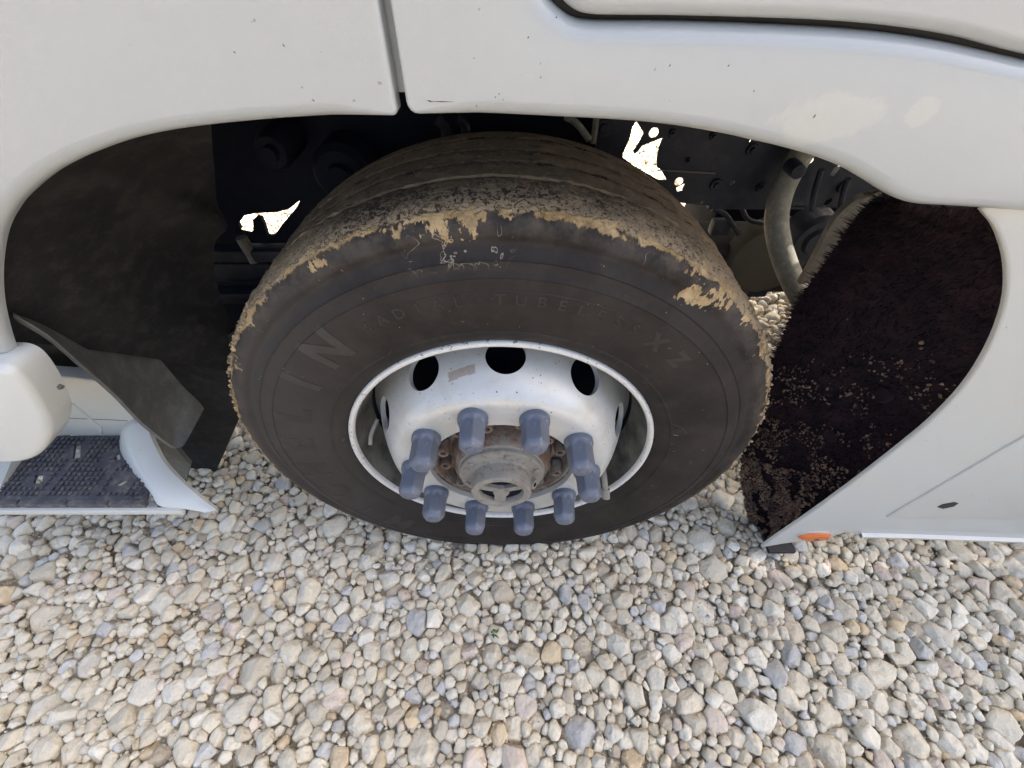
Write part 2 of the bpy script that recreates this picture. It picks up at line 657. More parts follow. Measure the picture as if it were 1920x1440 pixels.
    # rubber
    hazy = g.ss(g.noise(8, 6, 0.65), 0.35, 0.7)
    rub = g.mix(hazy, (0.0105, 0.0078, 0.0074), (0.0235, 0.0185, 0.0168))
    rub = g.mix(g.math('MULTIPLY', g.ss(g.noise(34, 6, 0.7), 0.45, 0.75), 0.35), rub, (0.044, 0.037, 0.033))
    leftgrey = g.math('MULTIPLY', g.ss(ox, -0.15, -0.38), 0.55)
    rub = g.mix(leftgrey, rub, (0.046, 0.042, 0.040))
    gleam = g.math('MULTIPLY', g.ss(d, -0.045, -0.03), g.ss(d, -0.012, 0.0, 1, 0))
    rub = g.mix(g.math('MULTIPLY', gleam, g.ss(g.noise(16, 5, 0.7), 0.4, 0.65)), rub, (0.042, 0.036, 0.034))  # shoulder gleam mixed into the rubber colour as a paler grey
    dust = g.mix(g.noise(30, 5, 0.6), (0.13, 0.095, 0.066), (0.27, 0.205, 0.14))
    df = g.math('MULTIPLY', g.ss(dj, -0.003, 0.006), g.math('ADD', g.math('ADD', 0.12, g.math('MULTIPLY', g.ss(d, 0.03, 0.10), 0.55)), g.math('MULTIPLY', side, 0.55)), clamp=True)
    c = g.mix(df, rub, dust)
    brown = g.math('MULTIPLY', g.ss(g.noise(20, 6, 0.68), 0.46, 0.60), g.ss(dj, 0.0, 0.02))
    c = g.mix(g.math('MULTIPLY', brown, 0.65), c, g.mix(g.noise(70, 4), (0.16, 0.105, 0.068), (0.30, 0.215, 0.14)))
    for gy_ in (0.134, 0.178, 0.226):
        gv = g.ss(g.math('ABSOLUTE', g.math('SUBTRACT', g.math('ADD', oy, g.math('MULTIPLY', jag, 0.006)), gy_)), 0.0030, 0.0050, 1, 0)
        c = g.mix(gv, c, (0.010, 0.008, 0.008))  # groove shade painted into the tread colour
    flc = g.mix(g.noise(60, 4), (0.26, 0.195, 0.125), (0.42, 0.32, 0.205))
    c = g.mix(g.math('MULTIPLY', flake, g.math('ADD', 0.35, g.math('MULTIPLY', near, 0.55))), c, flc)
    clay = g.mix(g.ss(g.noise(26, 5, 0.65), 0.4, 0.66), (0.44, 0.325, 0.185), (0.35, 0.235, 0.11))
    clay = g.mix(g.math('MULTIPLY', g.ss(g.noise(160, 5, 0.7), 0.5, 0.66), 0.55), clay, (0.24, 0.17, 0.10))
    c = g.mix(g.math('MULTIPLY', grv, 0.8), c, g.mix(g.noise(90, 4), (0.26, 0.18, 0.10), (0.40, 0.29, 0.17)))
    crv = g.comb(g.math('MULTIPLY', u, 3.17 * 0.35), v, 0.0)
    crk = g.math('MULTIPLY', g.ss(g.noise(95, 4, 0.65, 0.8, vec=crv), 0.60, 0.66), g.ss(d, 0.012, 0.03))
    c = g.mix(g.math('MULTIPLY', crk, 0.75), c, (0.022, 0.017, 0.015))
    # dust fading down the wall below the clay
    halo = g.math('MULTIPLY', g.ss(dj, -0.034, -0.004), g.ss(dj, -0.003, 0.002, 1, 0))
    halo = g.math('MULTIPLY', halo, g.ss(g.noise(45, 6, 0.7), 0.40, 0.66))
    c = g.mix(g.math('MULTIPLY', halo, 0.6), c, (0.105, 0.082, 0.058))
    c = g.mix(g.math('MULTIPLY', fleck, 0.75), c, (0.42, 0.39, 0.32))
    c = g.mix(g.math('MULTIPLY', line, 0.6), c, (0.36, 0.31, 0.24))
    solid = g.math('MAXIMUM', band, g.math('MAXIMUM', sp, drip))
    thin = g.math('ADD', 0.50, g.math('MULTIPLY', g.ss(g.noise(48, 6, 0.7), 0.36, 0.58), 0.5))
    c = g.mix(g.math('MULTIPLY', solid, thin), c, clay)
    g.bsdf(Base_Color=c, Specular_IOR_Level=0.3, Roughness=g.math('ADD', g.math('MULTIPLY_ADD', g.noise(12, 5, 0.65), 0.35, 0.46), g.math('MULTIPLY', g.math('MAXIMUM', solid, df), 0.3)))
    h = g.math('ADD', g.math('MULTIPLY', solid, 1.0), g.math('MULTIPLY', flake, 0.5))
    h = g.math('ADD', h, g.math('MULTIPLY', g.noise(70, 5, 0.65), g.math('ADD', 0.15, g.math('MULTIPLY', onTread, 2.2))))
    g.bump(h, 0.0022, 0.9)
    return g.m


def stone_mat():
    g = G('limestone_gravel')
    base = g.attr('stone_colour')
    n = g.noise(38, 6, 0.65)
    c = g.mul(base, g.math('MULTIPLY_ADD', n, 0.5, 0.76))
    c = g.mix(g.math('MULTIPLY', g.ss(g.noise(30, 6, 0.65), 0.50, 0.70), 0.5), c, (0.58, 0.47, 0.32))
    c = g.mix(g.math('MULTIPLY', g.ss(g.noise(260, 4, 0.6), 0.60, 0.72), 0.45), c, (0.22, 0.19, 0.15))
    g.bsdf(Base_Color=c, Roughness=0.88, Specular_IOR_Level=0.25)
    h = g.math('ADD', g.noise(150, 6, 0.6), g.math('MULTIPLY', g.noise(60, 4, 0.6), 1.2))
    g.bump(h, 0.0045, 0.8)
    return g.m


def ground_mat():
    g = G('gravel_ground_far')
    x, y, z = g.sep(g.obj())
    cell = g.voronoi(26, 'F1', out=1)
    edge = g.voronoi(26, 'DISTANCE_TO_EDGE')
    hs = g.sep(cell)[0]
    c = g.mix(hs, (0.33, 0.30, 0.25), (0.47, 0.44, 0.38))
    c = g.mix(g.ss(edge, 0.02, 0.10, 1, 0), c, (0.16, 0.14, 0.115))
    # bare sandy soil right under the loose stones by the truck
    d = g.vmath('LENGTH', g.comb(x, y, 0.0), (0, 0, 0))
    c = g.mix(g.ss(d, 3.2, 4.0, 1, 0), c, g.mix(g.noise(30, 5), (0.26, 0.22, 0.16), (0.44, 0.385, 0.30)))
    g.bsdf(Base_Color=c, Roughness=0.95)
    h = g.ss(edge, 0.0, 0.35)
    g.bump(g.math('ADD', h, g.noise(90, 4)), 0.012, 0.8)
    return g.m


# ------------------------------------------------------------------ ground and gravel
xs = np.concatenate([[-300, -60, -15], np.linspace(-5, 5, 21), [15, 60, 300]])
gx, gy = np.meshgrid(xs, xs, indexing='ij')
gz = np.full_like(gx, GROUND - 0.014)
n_ = len(xs)
gv = np.stack([gx, gy, gz], -1).reshape(-1, 3)
ii, jj = np.meshgrid(np.arange(n_ - 1), np.arange(n_ - 1), indexing='ij')
gf = np.stack([ii * n_ + jj, (ii + 1) * n_ + jj, (ii + 1) * n_ + jj + 1, ii * n_ + jj + 1], -1).reshape(-1, 4)
ground = link('gravel_ground', mesh_np('gravel_ground', gv, gf), ground_mat(), kind='structure')
ground['label'] = 'pale limestone gravel ground with rounded angular stones'
parent_inv[ground.name] = Matrix.Identity(4)
M['stone'] = stone_mat()


def geodesic(n):
    """icosahedron with every edge cut into n"""
    t = (1 + 5 ** 0.5) / 2
    v = np.array([(-1, t, 0), (1, t, 0), (-1, -t, 0), (1, -t, 0), (0, -1, t), (0, 1, t), (0, -1, -t), (0, 1, -t),
                  (t, 0, -1), (t, 0, 1), (-t, 0, -1), (-t, 0, 1)], float)
    f = [(0, 11, 5), (0, 5, 1), (0, 1, 7), (0, 7, 10), (0, 10, 11), (1, 5, 9), (5, 11, 4), (11, 10, 2), (10, 7, 6), (7, 1, 8),
         (3, 9, 4), (3, 4, 2), (3, 2, 6), (3, 6, 8), (3, 8, 9), (4, 9, 5), (2, 4, 11), (6, 2, 10), (8, 6, 7), (9, 8, 1)]
    idx, V, F = {}, [], []

    def get(p):
        k = tuple(np.round(p / np.linalg.norm(p), 5))
        if k not in idx:
            idx[k] = len(V)
            V.append(p / np.linalg.norm(p))
        return idx[k]
    for a, b, c in f:
        A, B, C_ = v[a], v[b], v[c]
        row = []
        for i in range(n + 1):
            row.append([get(A + (B - A) * (i - j) / n + (C_ - A) * j / n) for j in range(i + 1)])
        for i in range(n):
            for j in range(i + 1):
                F.append((row[i][j], row[i + 1][j], row[i + 1][j + 1]))
                if j < i:
                    F.append((row[i][j], row[i + 1][j + 1], row[i][j + 1]))
    return np.array(V), np.array(F)


GEO = {n: geodesic(n) for n in (2, 3, 4, 5, 7)}

REGIONS = [(-2.0, 2.0, -1.15, 0.75), (-3.1, -2.0, -1.15, 0.75), (2.0, 2.7, -1.15, 0.3), (-2.3, -1.0, 1.15, 2.7), (0.75, 1.9, 0.75, 3.9)]


def scatter():
    cell = 0.04
    grid = {}
    out = []
    bl = []
    for (x0, x1, y0, y1) in REGIONS:
        area = (x1 - x0) * (y1 - y0)
        far = y0 > 0.7 or x1 < -1.9 or x0 > 1.9
        classes = [(0.027, 0.036, 24), (0.019, 0.026, 150), (0.0135, 0.019, 950), (0.0095, 0.0135, 2600)]
        if not far:
            classes += [(0.0058, 0.0090, 5200)]
        for a, b, per in classes:
            k = int(per * area)
            R_ = RNG.random((k, 3))
            for q in range(k):
                r_ = a + (b - a) * R_[q, 0]
                x = x0 + (x1 - x0) * R_[q, 1]
                y = y0 + (y1 - y0) * R_[q, 2]
                if abs(x) < 0.16 and -0.005 < y < 0.32:
                    continue
                if not far and (abs(x) > 1.25 or y > 0.35) and r_ < 0.0095:
                    continue
                gi, gj = int(x // cell), int(y // cell)
                ok = True
                for di in (-2, -1, 0, 1, 2):
                    for dj in (-2, -1, 0, 1, 2):
                        for (xx, yy, rr) in grid.get((gi + di, gj + dj), ()):
                            if (xx - x) ** 2 + (yy - y) ** 2 < (0.86 * (rr + r_)) ** 2:
                                ok = False
                                break
                        if not ok:
                            break
                    if not ok:
                        break
                if ok:
                    grid.setdefault((gi, gj), []).append((x, y, r_))
                    out.append((x, y, r_))
    return np.array(out)


PAL = [((0.61, 0.55, 0.435), 0.50), ((0.67, 0.625, 0.525), 0.26), ((0.495, 0.485, 0.46), 0.08), ((0.59, 0.475, 0.32), 0.04),
       ((0.49, 0.425, 0.33), 0.06), ((0.60, 0.51, 0.425), 0.06)]
palc = np.array([p[0] for p in PAL])
palw = np.array([p[1] for p in PAL])
palw = palw / palw.sum()


def make_stone(i, P, near, n):
    x, y, r_ = P[i]
    U, F = GEO[n]
    N, H = [], []
    for j in near:
        dx, dy = P[j, 0] - x, P[j, 1] - y
        d = math.hypot(dx, dy)
        h = (d * d + r_ * r_ - P[j, 2] ** 2) / (2 * d)
        h = min(max(h * 1.03, 0.0035), r_ * 1.6)
        ph = RNG.normal(0.10, 0.30)
        cp, sp = math.cos(ph), math.sin(ph)
        N.append((dx / d * cp, dy / d * cp, sp))
        H.append(h * cp)
    # a loose outer cut so that a stone without neighbours stays a stone
    a0 = RNG.random() * 6.28
    el = RNG.uniform(0.9, 1.5)
    for k in range(5):
        a = a0 + k * 6.283 / 5 + RNG.normal(0, 0.22)
        ph = RNG.normal(0.12, 0.3)
        rr = r_ * RNG.uniform(1.0, 1.45) * (el if abs(math.cos(a - a0)) > 0.6 else 1.0)
        N.append((math.cos(a) * math.cos(ph), math.sin(a) * math.cos(ph), math.sin(ph)))
        H.append(rr * math.cos(ph))
    ht = r_ * RNG.uniform(0.5, 0.85) + 0.002
    for k in range(5):
        pol = abs(RNG.normal(0, 0.62))
        a = RNG.random() * 6.28
        N.append((math.sin(pol) * math.cos(a), math.sin(pol) * math.sin(a), math.cos(pol)))
        H.append(ht * RNG.uniform(0.78, 1.15))
    N.append((0, 0, -1))
    H.append(ht)
    N, H = np.array(N), np.array(H)
    p = 30.0
    dots = np.maximum(U @ N.T, 0) / H
    mx = dots.max(1)
    s = mx * ((dots / mx[:, None]) ** p).sum(1) ** (1 / p)
    rad = 1.0 / s
    w = RNG.normal(0, 2.6, (5, 3))
    phs = RNG.random(5) * 6.28
    rad = rad * (1 + 0.030 * np.sin(U @ w.T + phs).sum(1))
    if n >= 4:
        w = RNG.normal(0, 7.0, (6, 3))
        rad = rad * (1 + 0.011 * np.sin(U @ w.T + RNG.random(6) * 6.28).sum(1)) * (1 + RNG.normal(0, 0.008, len(U)))
    V = U * rad[:, None]
    big = min(1.0, r_ / 0.03)
    top = GROUND + 0.004 + 0.011 * big + RNG.normal(0, 0.0045)
    zc = top - ht
    V = V + np.array([0, 0, 0.0])
    c = palc[RNG.choice(len(palc), p=palw)] * RNG.uniform(0.86, 1.14)
    return V, F, np.array([x, y, zc]), c


def build_gravel():
    P = scatter()
    cell = 0.06
    grid = {}
    for i, (x, y, r_) in enumerate(P):
        grid.setdefault((int(x // cell), int(y // cell)), []).append(i)
    # how large each stone shows in the photograph
    D = P[:, :2] - np.array(CAM[:2])
    zz = GROUND - CAM[2]
    dep = D[:, 1] * _f.y + zz * _f.z
    px = 960 + FPX * D[:, 0] / dep
    py = 720 - FPX * (D[:, 1] * _u.y + zz * _u.z) / dep
    vis = (px > -20) & (px < 1940) & (py < 1460) & (py > 900) & (dep > 0.1) & ((py > 1020) | (px < 380) | (P[:, 1] < -0.03))
    size = np.where(vis, P[:, 2] / np.maximum(dep, 0.1), 0)
    order = np.argsort(-size)
    single = set(order[:300].tolist())
    Vs, Fs, Cs, off = [], [], [], 0
    ntri = 0
    for i in range(len(P)):
        x, y, r_ = P[i]
        gi, gj = int(x // cell), int(y // cell)
        near = []
        for di in (-1, 0, 1):
            for dj in (-1, 0, 1):
                for j in grid.get((gi + di, gj + dj), ()):
                    if j != i:
                        d = (P[j, 0] - x) ** 2 + (P[j, 1] - y) ** 2
                        if d < (r_ + P[j, 2] + 0.012) ** 2:
                            near.append((d, j))
        near.sort()
        near = [j for _, j in near[:14]]
        inview = -60 < px[i] < 1980 and py[i] < 1500 and y < 0.5
        if i in single:
            n = 7
        elif inview:
            n = 5 if r_ > 0.0150 else (4 if r_ > 0.0095 else 3)
        else:
            n = 3 if (r_ > 0.015 and y < 0.7) else 2
        V, F, loc, c = make_stone(i, P, near, n)
        ntri += len(F)
        if i in single:
            o = link('stone', mesh_np('stone', V, F, col=np.broadcast_to(c, (len(V), 3))), M['stone'], ground)
            o.location = loc
        else:
            Vs.append(V + loc)
            Fs.append(F + off)
            Cs.append(np.broadcast_to(c, (len(V), 3)))
            off += len(V)
    # a lower layer of small stones filling the joints
    V3, F3 = GEO[2]
    K = 5500
    bx = RNG.uniform(-1.5, 1.5, K)
    by = RNG.uniform(-0.75, 0.55, K)
    br = RNG.uniform(0.004, 0.011, K)
    for k in range(K):
        if abs(bx[k]) < 0.16 and 0 < by[k] < 0.32:
            continue
        v = V3 * br[k] * RNG.uniform(0.6, 1.25, 3) * RNG.uniform(0.82, 1.12, (len(V3), 1))
        v = v + np.array([bx[k], by[k], GROUND - 0.003 - br[k] * 0.8 + RNG.normal(0, 0.002)])
        Vs.append(v)
        Fs.append(F3 + off)
        off += len(v)
        Cs.append(np.broadcast_to(palc[RNG.choice(len(palc), p=palw)] * RNG.uniform(0.8, 1.05), (len(v), 3)))
    ntri += K * len(F3)
    # grit and crushed fines lying in the joints
    gV = np.array([(1, 0, 0), (-1, 0, 0), (0, 1, 0), (0, -1, 0), (0, 0, 1), (0, 0, -1)], float)
    gF = np.array([(0, 2, 4), (2, 1, 4), (1, 3, 4), (3, 0, 4), (2, 0, 5), (1, 2, 5), (3, 1, 5), (0, 3, 5)])
    for k in range(16000):
        gx_, gy2 = RNG.uniform(-1.45, 1.45), RNG.uniform(-0.65, 0.45)
        if abs(gx_) < 0.16 and 0 < gy2 < 0.32:
            continue
        r3 = 0.0015 + 0.0032 * RNG.random() ** 2
        v = gV * r3 * RNG.uniform(0.6, 1.4, (6, 1)) + RNG.normal(0, 0.0004, (6, 3))
        v = v + np.array([gx_, gy2, GROUND - 0.004 + RNG.normal(0, 0.004)])
        Vs.append(v)
        Fs.append(gF + off)
        off += 6
        Cs.append(np.broadcast_to(palc[RNG.choice(len(palc), p=palw)] * RNG.uniform(0.75, 1.05), (6, 3)))
    ntri += 16000 * 8
    V = np.concatenate(Vs)
    o = link('loose_gravel', mesh_np('loose_gravel', V, np.concatenate(Fs), col=np.concatenate(Cs)), M['stone'], ground, kind='stuff')
    print('stones', len(P), 'tris', ntri)


build_gravel()

# ------------------------------------------------------------------ the truck
truck = empty('truck', (0, 1.2, GROUND))
truck['label'] = 'white truck parked on gravel, seen at its muddy front wheel'
truck['category'] = 'truck'
YP = -0.060                      # outer skin of the body


def part(name, me, mat, parent=None, sharp=30, kind=None):
    return link(name, me, mat, parent or truck, sharp, kind)


# --- body skin round the wheel arch
def gap_rad(x, z):
    # tight edge along the panel joint, wide roll along the arch
    return 0.0035 + 0.0095 * min(1, max(0, (abs(x + 0.072) - 0.012) / 0.05))


archR_px = [(776, 209), (800, 209.5), (830, 210.5), (900, 212.5), (960, 215), (1040, 219), (1117, 223), (1193, 228), (1240, 233), (1293, 240), (1360, 252), (1407, 263), (1460, 275), (1520, 292),
            (1573, 312), (1610, 332), (1645, 354), (1680, 373), (1715, 382), (1760, 385), (1830, 389), (1920, 396), (2150, 412), (2500, 440)]
seam_lo = [(2500, 250), (2150, 165), (1920, 113), (1800, 86), (1680, 67), (1533, 55), (1300, 45.5), (1160, 44), (1100, 42), (1073, 35), (1050, 19), (1028, -3), (1018, -26)]
A = [Vector(p) for p in XZ(archR_px, YP + 0.009)]
B = [Vector(p) for p in XZ(seam_lo, YP)]
out = smoothline(A, 4)
out += smoothline(B, 4)
out += [Vector((B[-1].x - 0.005, 1.0)), Vector((B[-1].x - 0.005, 1.6)), Vector((-0.0680, 1.6)), Vector((-0.0680, 1.0)), Vector((-0.0680, 0.80))]
z0 = out[0].y
out = [p for p in out[:60] if p.x > -0.057] + out[60:]
out += [Vector((-0.0680 + 0.009 * (1 - math.cos(a)), z0 + 0.009 * (1 - math.sin(a)))) for a in np.linspace(0, PI / 2, 5)]
part('arch_panel', rolled_panel([(p.x, p.y) for p in out], YP, 0.018, gap_rad), M['white_panel'])

archL_px = [(733, 209.5), (720, 210), (690, 211), (640, 213), (570, 217), (500, 222), (430, 228.5), (360, 237), (310, 245.5), (267, 255), (233, 265), (200, 277), (165, 291), (133, 307), (107, 322),
            (83, 340), (60, 360), (43, 377), (30, 396), (20, 413), (12, 433), (7, 453), (3, 480), (1, 510), (2, 545), (6, 578), (14, 612), (24, 645), (30, 656)]
A = [Vector(p) for p in XZ(archL_px, YP + 0.013)]
out = smoothline(A, 4)
xl, zl = out[-1]
out += [Vector((xl - 0.25, zl)), Vector((-1.45, zl)), Vector((-1.45, 1.6)), Vector((-0.0765, 1.6)), Vector((-0.0765, 1.0)), Vector((-0.0765, 0.8))]
z0 = A[0].y
out = [p for p in out if p.x < -0.083 or p.y > 0.75]
out += [Vector((-0.0765 - 0.005 * (1 - math.cos(a)), z0 + 0.005 * (1 - math.sin(a)))) for a in np.linspace(0, PI / 2, 6)]
part('front_panel', rolled_panel([(p.x, p.y) for p in out], YP, 0.018, gap_rad), M['white'])

# a strip closing the gap between the two panels from behind
bm = bmesh.new()
box_bm(bm, (-0.0720, YP + 0.027, 1.115), (0.03, 0.006, 0.985))
part('joint_strip', bm_me(bm), M['step_white'])

seam_up = [(2500, 228), (2150, 150), (1920, 102), (1800, 71), (1680, 52), (1533, 40), (1300, 32.5), (1160, 31), (1117, 30), (1089, 25), (1068, 13), (1050, -7), (1042, -30)]
B = smoothline([Vector(p) for p in XZ(seam_up, YP)], 4)
out = B + [Vector((B[-1].x - 0.003, 1.0)), Vector((B[-1].x - 0.003, 1.6)), Vector((1.05, 1.6)), Vector((1.05, B[0].y))]
part('door', rolled_panel([(p.x, p.y) for p in out], YP - 0.001, 0.04, 0.010), M['white'])
# dark rubber seal in the seam
SEAL = [(a, b) for a, b in zip([p for p in B], [p for p in B])]
V, F = [], []
for p in B + [Vector((B[-1].x - 0.003, 1.0)), Vector((B[-1].x - 0.003, 1.6))]:
    V += [(p.x + 0.02, YP + 0.022, p.y + 0.02), (p.x - 0.03, YP + 0.022, p.y - 0.03)]
for i in range(len(V) // 2 - 1):
    F.append((2 * i, 2 * i + 1, 2 * i + 3, 2 * i + 2))
part('door_seal', me_py(V, F), M['rubber_gasket'])

# chips and scuffs in the paint
for (pa, pb, w_) in (((800, 188), (812, 191), 1.6), ((806, 190), (850, 191), 0.9), ((928, 184), (930, 180), 1.0), ((935, 178), (937, 174), 1.0), ((943, 188), (944, 185), 1.0), ((989, 72), (992, 68), 1.5),
                     ((1013, 147), (1015, 143), 1.3), ((1255, 125), (1257, 120), 1.2), ((1524, 222), (1530, 214), 1.4), ((1364, 125), (1368, 121), 1.2), ((1412, 172), (1415, 169), 1.0),
                     ((438, 96), (442, 100), 1.2), ((530, 82), (534, 88), 1.2), ((585, 186), (590, 190), 1.0), ((1042, 31), (1044, 34), 1.8), ((888, 108), (890, 110), 1.0)):
    A_, B_ = W(*pa, 1, YP), W(*pb, 1, YP)
    d_ = Vector(((B_ - A_).z, 0, -(B_ - A_).x)).normalized() * w_ * 0.00035
    m_ = (A_ + B_) / 2
    part('paint_chip', plate([[(A_.x, A_.z), (m_.x + d_.x, m_.z + d_.z), (B_.x, B_.z), (m_.x - d_.x, m_.z - d_.z)]], 1, YP - 0.0004, 0.0006), M['mark'])

# the rest of the cab, out of frame: roof, rear and far side, so that it shades the near side
bm = bmesh.new()
box_bm(bm, (-0.24, 1.19, 2.07), (2.30, 2.36, 2.68), 0.06)
part('cab_shell', bm_me(bm), M['white'])
bm = bmesh.new()
box_bm(bm, (-0.24, 0.02, 1.62), (2.28, 0.10, 0.06))
part('cab_side', bm_me(bm), M['white'])

# --- rear fairing
YF = -0.045
fair_px = [(1834, 392), (1862, 430), (1880, 495), (1876, 570), (1846, 650), (1800, 722), (1740, 785), (1680, 835), (1620, 882), (1560, 927), (1500, 970), (1450, 1004), (1426, 1022)]
bot_px = [(1470, 1020), (1530, 1012), (1560, 1008), (1585, 998), (1600, 1003), (1700, 1007), (1920, 1017), (2400, 1040)]
A = smoothline([Vector(p) for p in XZ(fair_px, YF + 0.007)], 4)
Bq = [Vector(p) for p in XZ(bot_px, YF)]
xr, zr = Bq[-1]
out = A + Bq + [Vector((3.2, zr)), Vector((3.2, 0.36)), Vector((1.4, 0.40)), Vector((A[0].x + 0.1, A[0].y + 0.03)), Vector((A[0].x - 0.01, A[0].y + 0.03))]
fairing_out = [(p.x, p.y) for p in out]
part('side_fairing', rolled_panel(fairing_out, YF, 0.008, 0.004, 3), M['fairing'])
# unseen wall added behind the cab to keep the sun off the near ground
bm = bmesh.new()
box_bm(bm, (3.95, 0.03, 1.80), (6.0, 0.05, 2.85), 0.02)
part('shade_wall', bm_me(bm), M['white'])

bm = bmesh.new()
box_bm(bm, (2.0, 0.36, -0.09), (2.1, 0.56, 0.42), 0.08)  # unseen box added to stop sun leaking under the fairing
part('sun_block_box', bm_me(bm), M['black_plastic'])

# raised field and ribs on the fairing
def ribbon(pts, y, w, h, name='rib'):
    P = [Vector(p) for p in pts]
    V, F = [], []
    prof = [(-w, 0.0005), (-w * 0.55, -h), (w * 0.55, -h), (w, 0.0005)]
    for i, p in enumerate(P):
        t = (P[min(i + 1, len(P) - 1)] - P[max(0, i - 1)]).normalized()
        nrm = Vector((-t.y, t.x))
        for a, b in prof:
            q = p + nrm * a
            V.append((q.x, y + b, q.y))
    for i in range(len(P) - 1):
        for k in range(3):
            F.append((i * 4 + k, i * 4 + k + 1, (i + 1) * 4 + k + 1, (i + 1) * 4 + k))
    return me_py(V, F, name)


fld = [Vector(p) for p in XZ([(1660, 968), (1920, 815), (2300, 600)], YF)] + [Vector(p) for p in XZ([(2400, 990), (1920, 972)], YF)]
part('fairing_field', rolled_panel([(p.x, p.y) for p in fld], YF - 0.005, 0.007, 0.004, 3), M['fairing'])
part('fairing_rib', ribbon(XZ([(1612, 1001), (1700, 1003), (1920, 1011), (2300, 1030)], YF), YF, 0.006, 0.009), M['fairing'], sharp=60)
slot = [Vector(p) for p in XZ([(1758, 951), (1768, 946), (1790, 942), (1797, 944), (1788, 950), (1768, 954)], YF - 0.006)]
part('drain_slot', plate([[(p.x, p.y) for p in slot]], 1, YF - 0.0062, 0.0015), M['rubber_gasket'])
# orange side marker
c = W(1526, 1003, 1, YF)
V, F = [], []
seg, rings = 48, 7
for k in range(rings):
    a = PI / 2 * k / (rings - 1)
    for s in range(seg):
        w = 2 * PI * s / seg
        V.append((c.x + 0.040 * math.cos(w) * math.cos(a) ** 0.6, YF - 0.002 - 0.009 * math.sin(a), c.z + 0.021 * math.sin(w) * math.cos(a) ** 0.6))
for k in range(rings - 1):
    for s in range(seg):
        F.append((k * seg + s, k * seg + (s + 1) % seg, (k + 1) * seg + (s + 1) % seg, (k + 1) * seg + s))
mk = part('side_marker', me_py(V, F), M['orange'], sharp=60)
rim_ = [(c.x + 0.042 * math.cos(2 * PI * s / 40), c.z + 0.0228 * math.sin(2 * PI * s / 40)) for s in range(40)]
ridge = [(c.x + 0.030 * math.cos(2 * PI * s / 40), c.z + 0.0135 * math.sin(2 * PI * s / 40)) for s in range(41)]
part('lens_ridge', tube_me([Vector((x_, YF - 0.0092, z_)) for x_, z_ in ridge], 0.0013, 8), M['orange'], sharp=60)
part('lens_screw', plate([[(c.x + 0.002 + 0.006 * math.cos(2 * PI * s / 12), c.z - 0.002 + 0.0035 * math.sin(2 * PI * s / 12)) for s in range(12)]], 1, YF - 0.0122, 0.002), M['mark'])
part('marker_bezel', plate([rim_], 1, YF - 0.003, 0.0035), M['fairing'])
bm = bmesh.new()
box_bm(bm, (W(1462, 1026, 1, YF + 0.02).x, YF + 0.03, W(1462, 1026, 1, YF + 0.02).z), (0.07, 0.05, 0.012))
part('lower_bracket', bm_me(bm), M['chassis'])

# --- rear inner guard with its coat of spray bristles
guard_o = smoothline([Vector(p) for p in XZ([(1672, 374), (1712, 386), (1770, 389), (1834, 394)] + fair_px[1:], YF + 0.01)], 5)
inner_px = [(1660, 364), (1652, 366), (1640, 376), (1592, 428), (1548, 492), (1500, 560), (1470, 628), (1440, 700), (1400, 800), (1392, 880), (1400, 940), (1414, 1006)]


def guard_y(t):
    # depth of the guard's inner edge along its length (0 top .. 1 bottom)
    return 0.20 + 0.06 * math.sin(min(1, t * 1.6) * PI)


def resample(P, n):
    d = [0]
    for a, b in zip(P[:-1], P[1:]):
        d.append(d[-1] + (b - a).length)
    out = []
    for i in range(n):
        s = d[-1] * i / (n - 1)
        k = 0
        while k < len(d) - 2 and d[k + 1] < s:
            k += 1
        t = (s - d[k]) / max(1e-9, d[k + 1] - d[k])
        out.append(P[k].lerp(P[k + 1], t))
    return out


NG = 40
go = resample(guard_o, NG)
inn = []
for i, (a, b) in enumerate(inner_px):
    t = i / (len(inner_px) - 1)
    yv = 0.20 if t < 0.75 else 0.20 - (t - 0.75) * 0.62
    inn.append(W(a, b, 1, yv))
gi_ = resample(smoothline(inn, 4), NG)
NW = 10
Vg, Fg = [], []
for i in range(NG):
    a = Vector((go[i].x + 0.012, YF + 0.006, go[i].y + 0.002))
    b = gi_[i]
    for k in range(NW + 1):
        t = k / NW
        p = a.lerp(b, t)
        bow = 0.03 * math.sin(t * PI)
        p.x += bow
        Vg.append(p)
for i in range(NG - 1):
    for k in range(NW):
        q = i * (NW + 1) + k
        Fg.append((q, q + 1, q + NW + 2, q + NW + 1))
guard = part('spray_guard', me_py(Vg, Fg), M['bristle'], sharp=80)
parent_inv[guard.name] = guard.matrix_parent_inverse.copy() if False else Matrix.Identity(4)


def sub(name, me, mat, parent, sharp=30, kind=None):
    """child of a part whose own transform is the truck's frame"""
    o = bpy.data.objects.new(name, me)
    COL.objects.link(o)
    if mat is not None and len(me.materials) == 0:
        me.materials.append(mat)
    o.parent = parent
    if sharp is not None:
        me.polygons.foreach_set('use_smooth', [True] * len(me.polygons))
        me.set_sharp_from_angle(angle=R(sharp))
    if kind:
        o['kind'] = kind
    return o


# bristles
GV = np.array([tuple(v) for v in Vg]).reshape(NG, NW + 1, 3)


def guard_pt(s, t):
    a = s * (NG - 1)
    b = t * NW
    i, k = min(int(a), NG - 2), min(int(b), NW - 1)
    fa, fb = a - i, b - k
    return ((GV[i, k] * (1 - fa) + GV[i + 1, k] * fa) * (1 - fb) + (GV[i, k + 1] * (1 - fa) + GV[i + 1, k + 1] * fa) * fb,
            GV[i, k + 1] - GV[i, k], GV[i + 1, k] - GV[i, k])


